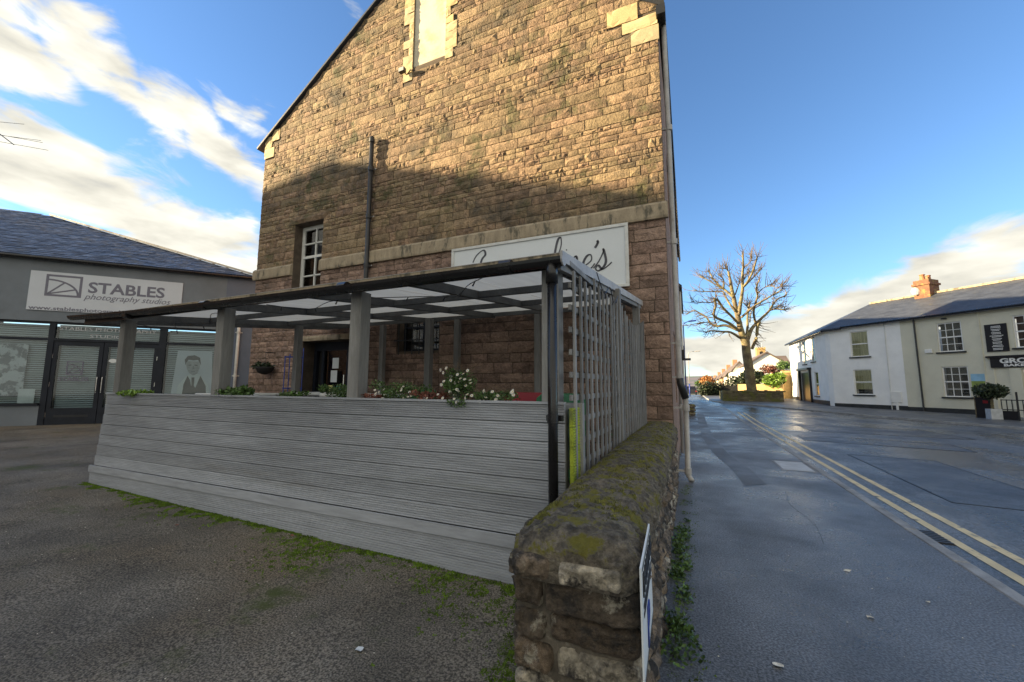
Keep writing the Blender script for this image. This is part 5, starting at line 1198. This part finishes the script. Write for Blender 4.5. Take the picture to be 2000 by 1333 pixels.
Rg = HF.pt(-6.35, RZ, -RS); Ce = HF.pt(C0u-.1, z0, f); A = HF.pt(-6.35, z0, f); We = WF2.pt(WL-.2, HZ-.0, .28); Bk = HF.pt(-6.35, HZ, -6.2); Wb = We+V((6.5, 0, 0)); t = V((0, 0, -.09))
mb.add([A, Rg, Ce], [(0, 1, 2)]); mb.add([Ce, Rg, We], [(0, 1, 2)]); mb.add([We, Rg, Bk, Wb], [(0, 1, 2, 3)]); mb.add([Ce, We, We+t, Ce+t], [(0, 1, 2, 3)]); mb.add([A, Ce, Ce+t, A+t], [(0, 1, 2, 3)]); mb.build('hip_slope', MT['slate_flat'], wr)
mb = MB(); mb.tube([A+V((0, 0, -.1)), Ce+V((0, 0, -.1)), We+V((0, 0, -.1))], .07, 8); mb.build('gutter', MT['gutter'], wr)
# chimney stack on the party wall
chm = MB(); HF.box(chm, -3.55, -2.75, RZ-.55, RZ+.55, -RS-.5, -RS+.5); HF.box(chm, -3.62, -2.68, RZ+.55, RZ+.68, -RS-.57, -RS+.57); HF.box(chm, -3.55, -2.75, RZ+.68, RZ+.9, -RS-.5, -RS+.5)
ch = chm.build('chimney', MT['brick'], wr)
for d in (-.3, .3):
    mb = MB(); mb.lathe(HF.pt(-3.15, RZ+.9, -RS+d), [(.15, 0), (.12, .3), (.15, .34), (.14, .38)], 12); mb.build('chimney_pot', MT['pot'], ch)
mb = MB(); mb.lathe(HF.pt(-3.4, RZ+.2, -RS+.62), [(.02, -.26), (.16, -.2), (.24, 0), (.16, .2), (.02, .26)], 12, .25); mb.build('satellite_dish', MT['white'], ch)
# cream house
ch_ = thing('cream_house', 'cream rendered terraced house with white twelve pane sash windows', 'house', tuple(HF.pt(-1.4, .1)))
c1 = (-1.45, -.40, 3.56, 5.22); c2 = (-1.42, -.34, 1.03, 2.72)
mb = MB(); wall_open(mb, HF, -3.15, .29, 0, HZ, [c1, c2], .1); mb.build('wall', MT['housecream'], ch_)
win(ch_, HF, c1, 3, 2); win(ch_, HF, c2, 3, 2)
mb = MB(); HF.box(mb, -3.15, .0, .0, .38, .0, .03); mb.build('plinth', MT['plinth'], ch_)
hroof(ch_, -3.15, .29)
mb = MB(); mb.tube([HF.pt(-2.42, HZ-.08, .07), HF.pt(-2.38, .05, .07)], .045, 8); mb.build('downpipe', MT['pipe_black'], ch_)
mb = MB(); HF.box(mb, -2.05, -1.72, 3.55, 3.78, 0, .08); mb.build('alarm_box', MT['white'], ch_, bevel=.01)
mb = MB(); HF.box(mb, -1.15, -.95, 5.42, 5.5, 0, .12); mb.build('wall_light', MT['black'], ch_)
q = hq(HF, 1896, 731, 1929, 760); pic = thing('landscape_picture', 'small landscape picture panel on the wall beside the sash window', 'picture', tuple(HF.pt((q[0]+q[1])/2, q[2])))
zm = q[2]+(q[3]-q[2])*.52; mb = MB(); HF.box(mb, q[0], q[1], q[2], zm, .005, .03); mb.build('field_half', MT['landscape'], pic); mb = MB(); HF.box(mb, q[0], q[1], zm, q[3], .005, .03); mb.build('sky_half', MT['skyblue'], pic)
# bakery
bk = thing('bakery', 'cream shop front with a black fascia sign and recessed doorway', 'shop', tuple(HF.pt(2.2, .1)))
r1 = (1.5, 2.6, 3.56, 5.2); dd = (1.62, 2.7, .1, 2.45)
mb = MB(); wall_open(mb, HF, .29, 6.0, 0, HZ, [r1, dd], .1); mb.build('wall', MT['housecream'], bk)
win(bk, HF, r1, 3, 2); hroof(bk, .29, 6.0)
mb = MB(); HF.box(mb, .29, .33, 0, HZ-.1, .0, .04); HF.box(mb, .62, .66, 0, 2.55, 0, .04); HF.box(mb, 1.2, 1.6, 0, 2.55, 0, .06); mb.build('pilaster', MT['housecream'], bk)
mb = MB(); HF.box(mb, dd[0], dd[1], 0, 2.45, -.3, -.25); mb.build('shop_door', MT['black'], bk)
fs_ = thing('fascia_sign', 'black fascia sign with bold white letters above the bakery doorway', 'sign', tuple(HF.pt(1.6, 2.6)))
mb = MB(); HF.box(mb, .58, 4.4, 2.58, 3.10, .0, .10); mb.build('board', MT['black'], fs_); 
mb = MB(); HF.box(mb, .45, 4.5, 3.10, 3.2, .0, .16); mb.build('cornice', MT['black'], fs_)
text('GRO', .34, HF, .92, 2.81, .104, MT['white'], fs_, off=.014, width=.95); text('BAKE', .17, HF, 1.05, 2.64, .104, MT['white'], fs_, off=.007, width=.72)
bs_ = thing('menu_board', 'tall black board with rows of white lettering on the bakery wall', 'sign', tuple(HF.pt(.9, 3.4)))
mb = MB(); HF.box(mb, .50, 1.30, 3.42, 4.86, .01, .05); mb.build('board', MT['black'], bs_)
for i in range(8):
    z = 4.74-i*.165
    for k, wdt in enumerate((R.uniform(.30, .5), R.uniform(.26, .4))):
        mb = MB(); x = .9-wdt/2
        while x < .9+wdt/2: l = R.uniform(.03, .06); HF.box(mb, x, x+l-.008, z-k*.065-.016, z-k*.065+.018, .051, .054); x += l
        mb.build('printed_line', MT['white'], bs_)
# pot plant, A board, railing in front of the bakery
def gpos(x, y):
    z = 0
    for _ in range(30): P = atZ(x, y, z-.02); z = .5*z+.5*gz(P.y)
    return atZ(x, y, z-.02)
g = gpos(1943, 819); bt = thing('potted_bush', 'clipped round evergreen bush in a grey square pot outside the bakery', 'plant', tuple(g))
mb = MB(); mb.prism([g+V((-.2, -.2, 0)), g+V((.2, -.2, 0)), g+V((.2, .2, 0)), g+V((-.2, .2, 0))], (0, 0, .48)); mb.build('pot', MT['concrete'], bt, recalc=True)
mb = MB(); mb.tube([g+V((0, 0, .4)), g+V((0, 0, 1.1))], .03, 6); mb.build('stem', MT['bark'], bt)
mb = MB(); leaf_cloud(mb, g+V((-.05, 0, 1.32)), .60, .55, .36, 1800, .075, R); mb.build('crown', MT['leafdark'], bt, kind='stuff')
g = gpos(1924, 817); ab = thing('pavement_board', 'brown framed blackboard standing against the house wall beside the pot', 'board', tuple(g))
BF = Fr(tuple(g), HF.e); mb = MB(); BF.box(mb, -.26, .26, 0, 1.0, 0, .03); mb.build('panel', MT['black'], ab)
mb = MB(); BF.box(mb, -.30, -.26, 0, 1.05, -.01, .04); BF.box(mb, .26, .3, 0, 1.05, -.01, .04); BF.box(mb, -.26, .26, 1.0, 1.05, -.01, .04); mb.build('frame', MT['bark'], ab)
mb = MB(); BF.box(mb, .0, .18, .72, .86, .031, .034); mb.build('red_mark', MT['red'], ab)
g = gpos(1960, 820); rl = thing('iron_railing', 'short black iron railing beside the bakery doorway', 'railing', tuple(g)); RF = Fr(tuple(g), HF.e)
for k in range(8):
    h = .95 if k not in (3, 7) else 1.3; mb = MB(); mb.tube([RF.pt(k*.17, 0), RF.pt(k*.17, h)], .018 if h < 1 else .035, 6); mb.build('bar', MT['black'], rl)
for z in (.45, .9):
    mb = MB(); RF.box(mb, 0, 1.2, z, z+.04, -.015, .015); mb.build('rail', MT['black'], rl)
mb = MB(); RF.box(mb, 0, .5, 0, .42, -.02, .02); mb.build('lower_panel', MT['black'], rl)
# next house along our side of the street
nh = thing('pale_neighbour_house', 'pale rendered house adjoining the stone building along the street', 'house', (-4, 28, 0))
NF = Fr((-.32, 24.02, 0), (0, 1, 0)); ops = [(1+i*2.3, 2+i*2.3, a, a+1.5) for i in range(4) for a in (1.1, 4.2)]
mb = MB(); wall_open(mb, NF, 0, 9.2, -.2, 7.2, ops, .12); mb.quad((-.32, 33.22, -.2), (-9, 33.22, -.2), (-9, 33.22, 7.2), (-.32, 33.22, 7.2)); mb.add([(-.32, 33.22, 7.2), (-9, 33.22, 7.2), (-4.7, 33.22, 10.9)], [(0, 1, 2)]); mb.quad((-9, 33.22, -.2), (-9, 24.02, -.2), (-9, 24.02, 7.2), (-9, 33.22, 7.2)); mb.build('wall', MT['housecream'], nh)
for q in ops: win(nh, NF, q, 1, 1)
mb = MB(); mb.prism([(-.1, 24.05, 7.1), (-4.7, 24.05, 10.9), (-9.2, 24.05, 7.1), (-9.2, 24.05, 7.25), (-4.7, 24.05, 11.05), (-.1, 24.05, 7.25)], (0, 9.4, 0)); mb.build('roof', MT['slate_flat'], nh, recalc=True)
mb = MB(); mb.tube([(-.22, 25, 7.1), (-.22, 25, .1)], .05, 8); mb.build('downpipe', MT['white_dirty'], nh)
eh = thing('shade_cottage', 'low pale cottage added beside the blue street lamp to shade the tree trunk', 'house', (-4, 36, 0))  # added house; its ridge height keeps sun off the lower trunk
NF3 = Fr((-.40, 33.24, 0), (0, 1, 0)); ops = [(1.2, 2.1, 1.1, 2.3), (3.4, 4.3, 1.1, 2.3)]
mb = MB(); wall_open(mb, NF3, 0, 5.6, -.2, 4.6, ops, .12); mb.add([(-.4, 38.84, -.2), (-9, 38.84, -.2), (-9, 38.84, 4.6), (-4.7, 38.84, 7.9), (-.4, 38.84, 4.6)], [(0, 1, 2, 3, 4)]); mb.quad((-9, 38.84, -.2), (-9, 33.24, -.2), (-9, 33.24, 4.6), (-9, 38.84, 4.6)); mb.build('wall', MT['housewhite'], eh)
for q in ops: win(eh, NF3, q, 1, 1)
mb = MB(); mb.prism([(-.2, 33.26, 4.5), (-4.7, 33.26, 7.9), (-9.2, 33.26, 4.5), (-9.2, 33.26, 4.65), (-4.7, 33.26, 8.05), (-.2, 33.26, 4.65)], (0, 5.7, 0)); mb.build('roof', MT['slate_flat'], eh, recalc=True)
# ================================================================== TREE AND BACKGROUND
R = random.Random(51)
TP = atY(1469, 768, 41.6); TD = (TP-CAM).dot(CF); TP.z = gz(41.6)
tr_ = thing('bare_tree', 'large pollarded bare tree with pale lit branches in the stone planter', 'tree', tuple(TP))
def zp(X, Y, dd=0): return atD(1340+X/6.664, 480+Y/6.664, TD+dd)
def limb(mb, pts, r0, r1, dd0=0, dd1=0, wig=.10, n=8, sub=4):
    P = [zp(x, y, dd0+(dd1-dd0)*i/(len(pts)-1)) for i, (x, y) in enumerate(pts)]; c = catmull([tuple(p) for p in P], sub); L = len(c)
    c = [V(p)+V((R.uniform(-1, 1), R.uniform(-1, 1), R.uniform(-1, 1)))*(wig*(r0*.35) if 0 < i < L-1 else 0) for i, p in enumerate(c)]
    mb.tube(c, [r0+(r1-r0)*i/(L-1) for i in range(L)], n); return c
trunk = MB(); base = [TP+V((0, 0, -.3)), TP+V((0, 0, .5)), atD(1462, 715, TD), atD(1458, 690, TD), atD(1456, 668, TD), zp(740, 1180)]
trunk.tube(catmull([tuple(p) for p in base], 4), [.52, .50, .47, .43, .41, .40, .39, .38, .37, .37, .36, .36, .35, .35, .34, .34, .35, .35, .34, .31, .26], 14); trunk.build('trunk', MT['bark'], tr_, smooth=True)
LB = [([(750, 1230), (715, 1110), (685, 980), (650, 830), (620, 680), (590, 560), (570, 430), (550, 335)], .28, .07, 0, .5), ([(690, 900), (710, 740), (735, 570), (735, 390), (745, 250), (735, 90)], .17, .05, 0, -1), ([(735, 545), (800, 470), (870, 330), (925, 150)], .10, .05, -.4, -2), ([(755, 535), (880, 410), (985, 300)], .08, .035, -.4, 1.5), ([(755, 430), (800, 360), (890, 325)], .05, .025, -.6, .8),
      ([(620, 680), (520, 590), (420, 510), (345, 420), (290, 320)], .12, .04, .2, 2), ([(480, 565), (300, 460), (165, 395)], .07, .03, .8, 2), ([(485, 580), (488, 450), (445, 400)], .06, .03, .8, -.5), ([(690, 1110), (560, 1010), (440, 960), (360, 910), (385, 780), (370, 690)], .13, .07, 0, -2), ([(675, 1010), (590, 920), (480, 810), (420, 720), (370, 690)], .11, .07, 0, -2), ([(640, 860), (560, 750), (505, 650), (470, 600), (300, 600), (80, 590)], .10, .03, 0, 2.5), ([(370, 700), (330, 740), (110, 735)], .05, .02, -2, -3),
      ([(700, 1200), (580, 1130), (460, 1120), (330, 1110), (260, 1130)], .12, .03, 0, -2.5), ([(670, 1100), (520, 1040), (400, 1050), (320, 1010), (260, 930), (180, 880), (100, 850), (0, 900)], .13, .03, 0, 2.5), ([(400, 1050), (250, 1000), (20, 1040)], .06, .02, 1.5, .5), ([(360, 910), (370, 960), (400, 1040)], .05, .04, -1, 1),
      ([(800, 1230), (850, 1090), (920, 1010), (1000, 930), (1080, 850), (1130, 770), (1200, 690), (1300, 650), (1295, 590)], .17, .03, 0, 2), ([(1080, 850), (1160, 825), (1300, 840)], .09, .05, 1.2, 0), ([(1130, 800), (1220, 790), (1290, 800)], .04, .03, 1.2, 2), ([(905, 1015), (880, 880), (900, 760), (930, 650), (910, 560), (955, 440)], .10, .05, .4, -1.5), ([(930, 630), (1010, 550), (1110, 530), (1200, 560)], .05, .02, -.8, -2.5), ([(715, 940), (860, 810), (960, 740), (1080, 670), (1245, 570), (1230, 510)], .10, .025, 0, -2.5), ([(785, 1200), (800, 1050), (800, 900), (830, 735)], .12, .06, 0, 1), ([(830, 1000), (850, 860), (960, 780), (1080, 740)], .06, .025, .5, 2), ([(740, 740), (790, 790), (830, 830)], .04, .05, -.4, .6), ([(1130, 770), (1140, 650)], .03, .02, 1.4, 1), ([(640, 640), (680, 520), (700, 450)], .06, .03, .2, 1), ([(765, 280), (845, 200), (850, 150)], .045, .02, -.9, -2), ([(550, 340), (520, 305), (435, 300)], .05, .02, .5, 0),
      ([(855, 1345), (880, 1290), (915, 1200), (930, 1060), (960, 990)], .14, .10, .3, .3)]
mb = MB(); tips = []
for l in LB: tips.append(limb(mb, l[0], l[1]*1.0, l[2]*1.25, *l[3:]))
# twigs off the outer part of every limb
tw = MB()
for (pts, r0, r1, *_), c in zip(LB, tips):
    L = len(c)
    for _ in range(26 if len(pts) > 4 else 16):
        i = R.randrange(max(1, L//3), L); p = V(c[i]); out = (p-zp(740, 900)); out.normalize()
        d = (out+V((R.gauss(0, .6), R.gauss(0, .6), R.gauss(.25, .5)))).normalized(); ln = R.uniform(.4, 1.5)
        q1 = p+d*ln*.5+V((0, 0, -.04)); q2 = p+d*ln+V((R.uniform(-.2, .2), R.uniform(-.2, .2), R.uniform(-.1, .35)))
        tw.tube([p, q1, q2], [.026, .018, .010], 4, False)
        if R.random() < .6: tw.tube([q1, q1+V((R.gauss(0, .35), R.gauss(0, .35), R.gauss(.1, .3)))], [.014, .008], 3, False)
lo = mb.build('limbs', MT['bark'], tr_, smooth=True); tw.build('twigs', MT['twig'], tr_, kind='stuff')
# planter round the tree
pl = thing('stone_planter', 'low mossy stone planter wall round the bare tree', 'wall', (5, 41.5, gz(41)))
x0, x1, y0, y1 = 2.74, 7.3, 39.9, 43.6; zg = gz(40)-.05
mb = MB(); mb.box(x0+.03, x1-.03, y0+.03, y0+.4, zg, zg+.86); mb.box(x0+.03, x0+.4, y0+.4, y1, zg, zg+.86); mb.box(x1-.4, x1-.03, y0+.4, y1, zg, zg+.86); mb.box(x0+.4, x1-.4, y1-.4, y1, zg, zg+.86); mb.build('wall_core', MT['wmortar'], pl)
mb = MB(); mb.box(x0+.4, x1-.4, y0+.4, y1-.4, zg, zg+.7); mb.build('soil', MT['terrain'], pl)
MT['pstone'] = M('mossy_planter_stone', (.15, .13, .08), .9, .3, 3, .5, 20, rnd=.35, moss=(.13, .14, .03), mosst=(.45, .6), mosss=1.5, bdist=.03)
mb = MB()
for F, a, b in ((Fr((0, y0+.03, 0), (1, 0, 0)), x0+.03, x1-.03), (Fr((x0+.03, 0, 0), (0, -1, 0)), -y1, -y0-.03)):
    z = zg
    while z < zg+.8:
        h = R.choice((.11, .14, .17)); u = a
        while u < b-.05: e = min(u+R.uniform(.2, .5), b); mb.r = R.random(); stone_grid(mb, F, (u, e, u, e, z, z+h), .05, R, m=3, n=2, edge=.02); u = e
        z += h
mb.build('facing_stones', MT['pstone'], pl, kind='stuff')
mb = MB(); x = x0-.02
while x < x1: mb.r = R.random(); mb.box(x, x+.2, y0-.02, y0+.42, zg+.84, zg+.84+R.uniform(.08, .16)); x += .215
mb.build('coping_stones', MT['pstone'], pl, kind='stuff')
def shrub(name, lab, px_, py_, pw, ph, Y, mat, n, s, cat='shrub', ydep=1.2):
    c = atY(px_, py_, Y); D = (c-CAM).dot(CF); rx, rz2 = pw/2*D/FPX, ph/2*D/FPX; t = thing(name, lab, cat, (c.x, c.y, c.z-rz2))
    mb = MB(); leaf_cloud(mb, c, rx*.8, ydep, rz2*.8, n//2, s, R)
    for _ in range(12): leaf_cloud(mb, c+V((R.uniform(-.75, .75)*rx, R.uniform(-.7, .5)*ydep, R.uniform(-.7, .75)*rz2)), rx*.34, ydep*.4, rz2*.34, n//20, s, R)
    mb.build('foliage', MT[mat], t, kind='stuff'); mb = MB(); mb.tube([(c.x, c.y, gz(Y)-.3), (c.x, c.y, c.z)], .1, 6); mb.build('stem', MT['bark'], t)
shrub('round_shrub', 'large dark rounded evergreen shrub behind the bare tree', 1468, 741, 50, 50, 50, 'leafdark', 2600, .16)
shrub('laurel_shrub', 'bright green leafy laurel beside the white corner house', 1511, 744, 44, 30, 47, 'leafbright', 1600, .16)
shrub('red_shrub', 'reddish shrub in front of the white gable', 1508, 722, 46, 18, 53, 'leafred', 700, .14)
shrub('olive_shrub', 'olive shrub beside the eaves of the white corner house', 1530, 716, 26, 22, 52, 'leaf', 500, .14)
shrub('orange_tree', 'round orange autumn tree far down the street', 1382, 744, 28, 22, 120, 'leaforange', 900, .35, 'tree', 3)
shrub('far_green_tree', 'far green tree beside the orange autumn tree', 1366, 750, 14, 12, 130, 'leaf', 300, .4, 'tree', 2)
# hedge along the far bend
hd = thing('dark_hedge', 'long dark clipped hedge across the far side of the junction', 'hedge', (4, 57, gz(57)))
mb = MB(); 
for k in range(14):
    x = 1.5+k*.42; leaf_cloud(mb, (x, 55.5+k*.2, gz(56)+.75+(.5 if k > 7 else 0)), .5, .8, .9+(.4 if k > 7 else 0), 330, .14, R)
mb.build('foliage', MT['leafdark'], hd, kind='stuff')
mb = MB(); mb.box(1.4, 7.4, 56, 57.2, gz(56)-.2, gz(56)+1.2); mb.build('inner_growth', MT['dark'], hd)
# honey coloured garden wall behind the tree
a, b = atY(1443, 770, 48), atY(1531, 770, 46.5); mb = MB(); mb.beam((a.x, a.y, gz(47)+.6), (b.x, b.y, gz(47)+.6), .4, 1.5); o = mb.build('garden_wall', MT['gold']); tag(o, 'sunlit honey coloured garden wall behind the bare tree', 'wall')
mb = MB(); c = atY(1541, 740, 47.2); mb.box(c.x-.5, c.x+.5, 47, 47.5, .2, 2.9); mb.box(c.x-.6, c.x+.6, 46.9, 47.6, 2.9, 3.1); o = mb.build('gate_pier', MT['gold']); tag(o, 'honey stone gate pier beside the white corner house', 'pier')
# gable houses and the cottage row stepping down the street
def gable_house(lab, px0, px1, pye, pya, Y, length, wallm, roofm='farroof', name='cottage', grp=None, ch=True):
    a = atY(px0, pye, Y); b = atY(px1, pye, Y); z1 = (a.z+b.z)/2; za = atY((px0+px1)/2, pya, Y).z; zb = gz(Y)-1; mx = (a.x+b.x)/2
    t = thing(name, lab, 'house', (mx, Y, zb), grp); mb = MB()
    poly = [(a.x, Y, zb), (b.x, Y, zb), (b.x, Y, z1), (mx, Y, za), (a.x, Y, z1)]; mb.prism(poly, (0, length, 0)); mb.build('wall', MT[wallm], t, recalc=True)
    mb = MB(); o = .3
    for q in ((a.x-o, z1-o*.5), (b.x+o, z1-o*.5)): mb.prism([(q[0], Y-.2, q[1]), (mx, Y-.2, za+.02), (mx, Y-.2, za+.2), (q[0], Y-.2, q[1]+.18)], (0, length+.4, 0))
    mb.build('roof', MT[roofm], t, recalc=True)
    if ch:
        mb = MB(); mb.box(mx-.35, mx+.35, Y+length-1.6, Y+length-.5, za-.6, za+.8); c = mb.build('chimney', MT['farbrick'], t)
    w = b.x-a.x; hgt = z1-zb
    for k in (.3, .7):
        mb = MB(); mb.box(a.x+w*k-.45, a.x+w*k+.45, Y-.04, Y-.01, zb+hgt*.55, zb+hgt*.55+1.3); wn = mb.build('window', MT['white'], t)
        mb = MB(); mb.box(a.x+w*k-.37, a.x+w*k+.37, Y-.05, Y-.042, zb+hgt*.55+.08, zb+hgt*.55+1.22); mb.build('pane', MT['black'], wn)
    return t
gable_house('white gabled house behind the dark rounded shrub', 1466, 1532, 709, 690, 62, 12, 'whitehouse', name='white_gable_house', ch=False)
mb = MB(); a = atY(1503, 700, 70); b = atY(1546, 700, 70)
t = thing('dark_roofed_house', 'house with a dark slate roof beside the white gable', 'house', ((a.x+b.x)/2, 72, 0))
mb.box(a.x, b.x, 70, 77, -1, 4.2); mb.build('wall', MT['whitehouse'], t); mb = MB(); zr = atY(1520, 695, 73).z; ze = atY(1520, 716, 70).z
mb.prism([(a.x, 69.7, ze), (a.x, 73.5, zr), (a.x, 77.3, ze)], (b.x-a.x, 0, 0)); mb.build('roof', MT['farroof'], t, recalc=True)
for i, (p0, p1, pe, pa, Y, m, lab) in enumerate(((1432, 1458, 724, 708, 74, 'whitehouse', 'white cottage just behind the bare tree trunk'), (1420, 1440, 734, 718, 86, 'farwall', 'cream cottage second in the row stepping down the street'), (1410, 1428, 738, 726, 98, 'farbrick', 'orange brick cottage in the middle of the row'), (1402, 1416, 742, 732, 112, 'farwall', 'cream cottage below the brick one in the row'), (1393, 1406, 746, 738, 130, 'whitehouse', 'small white cottage beside the orange autumn tree'), (1372, 1384, 757, 750, 150, 'whitehouse', 'tiny white cottage at the foot of the street'))):
    gable_house(lab, p0, p1, pe, pa, Y, 8, m, grp='cottages stepping down the street')
# church tower
c0_, c1_ = atY(1478, 700, 140), atY(1496, 700, 140); zt_ = atY(1487, 683, 140).z
t = thing('church_tower', 'golden stone church tower rising behind the white gable', 'tower', ((c0_.x+c1_.x)/2, 142, -3)); w = c1_.x-c0_.x
mb = MB(); mb.box(c0_.x, c1_.x, 140, 140+w, -4, zt_); mb.build('shaft', MT['gold'], t)
for k in range(4):
    for j in (0, 1):
        mb = MB(); x = c0_.x+k*w/3.4; mb.box(x, x+w/7, 140-.1 if j == 0 else 140+w-.3, 140+.3 if j == 0 else 140+w+.1, zt_, zt_+.7); mb.build('battlement', MT['gold'], t)
mb = MB(); mb.box(c0_.x+w*.35, c0_.x+w*.65, 139.9, 140.0, zt_-1.9, zt_-.6); mb.build('belfry_opening', MT['dark'], t)
mb = MB(); mb.tube([(c0_.x+w*.7, 140+w/2, zt_), (c0_.x+w*.7, 140+w/2, zt_+2.0)], .06, 6); mb.build('flagpole', MT['white'], t)
# street lamps, bracket sign, stub wall, car
def lamp(x, y, h, arm, lab, col='pipe_grey', low='blue'):
    z = gz(y); t = thing('street_lamp', lab, 'lamp', (x, y, z), 'street lamps')
    mb = MB(); mb.tube([(x, y, z-.1), (x, y, z+1.4)], .075, 10); mb.build('base', MT[low], t, smooth=True)
    mb = MB(); mb.tube([(x, y, z+1.4), (x, y, z+h-.25), (x+.08, y, z+h-.08), (x+.3, y, z+h), (x+arm, y, z+h+.06)], [.055, .04, .04, .035, .03], 8); mb.build('column', MT[col], t, smooth=True)
    mb = MB(); mb.obox((x+arm+.2, y, z+h+.06), (.32, 0, .02), (0, .12, 0), (0, 0, .05)); mb.build('lantern', MT[col], t, bevel=.02)
lamp(-.17, 36.4, 6.7, .5, 'tall street lamp with a bright blue post foot at the end of the terrace', 'blue')
lamp(.15, 55.0, 5.4, .9, 'curved grey street lamp farther down the road beside the hedge', 'pipe_grey', 'blue')
t = thing('bracket_sign', 'dark flat bracket lamp projecting from the street wall', 'sign', (-.3, 23.2, 3.0)); mb = MB(); mb.box(-.3, .18, 23.1, 23.5, 2.95, 3.05); mb.build('arm', MT['black'], t); mb = MB(); mb.box(-.28, -.12, 23.0, 23.6, 3.05, 3.5); mb.build('back_plate', MT['black'], t)
t = thing('stub_wall', 'short dark mossy stone stub standing on the pavement by the street wall', 'wall', (.0, 23.6, gz(23)))
for k in range(3):
    mb = MB(); mb.r = R.random(); mb.lathe((.03+R.uniform(-.02, .02), 23.8, gz(23)+k*.2), [(.22, 0), (.28, .04), (.27, .15), (.2, .2)], 10); mb.build('stone', MT['coping'], t, smooth=True)
def car(px_, Y, lab):
    c = atY(px_, 760, Y); x = c.x; z = gz(Y)-.1; t = thing('parked_car', lab, 'car', (x, Y, z))
    mb = MB(); mb.prism([(x-.85, Y, z+.3), (x+.85, Y, z+.3), (x+.88, Y, z+.75), (x+.8, Y, z+1.0), (x-.8, Y, z+1.0), (x-.88, Y, z+.75)], (0, 4.2, 0)); mb.build('body', MT['carpaint'], t, recalc=True)
    mb = MB(); mb.add([(x-.78, Y+.3, z+1.0), (x+.78, Y+.3, z+1.0), (x+.62, Y+.9, z+1.5), (x-.62, Y+.9, z+1.5), (x-.78, Y+3.6, z+1.0), (x+.78, Y+3.6, z+1.0), (x+.62, Y+2.8, z+1.5), (x-.62, Y+2.8, z+1.5)], [(0, 1, 2, 3), (3, 2, 6, 7), (7, 6, 5, 4), (0, 3, 7, 4), (1, 5, 6, 2)]); mb.build('cabin', MT['black'], t)
    for sx in (-.75, .75):
        for sy in (.8, 3.3):
            mb = MB(); mb.tube([(x+sx-.1, Y+sy, z+.31), (x+sx+.1, Y+sy, z+.31)], .31, 14); mb.build('wheel', MT['rubber'], t)
        mb = MB(); mb.box(x+sx-.14, x+sx+.1, Y-.02, Y+.0, z+.65, z+.8); mb.build('tail_light', MT['red'], t)
car(1350, 72, 'dark car far down the street beyond the lamps')
# hills
mb = MB(); nA, nR = 120, 8; vs = []
for j in range(nR):
    r = 1500+j*450
    for i in range(nA+1):
        a = radians(-110+200*i/nA); hgt = [-8, 10, 32, 60, 88, 112, 128, 90][j]*(.78+.45*mn.noise(V((a*4, j*.25, 1)))+.15*mn.noise(V((a*14, j*.5, 3))))
        vs.append((sin(a)*r, cos(a)*r, hgt-4))
mb.add(vs, [(j*(nA+1)+i, j*(nA+1)+i+1, (j+1)*(nA+1)+i+1, (j+1)*(nA+1)+i) for j in range(nR-1) for i in range(nA)])
struct(mb.build('hills', MT['hill'], smooth=True))
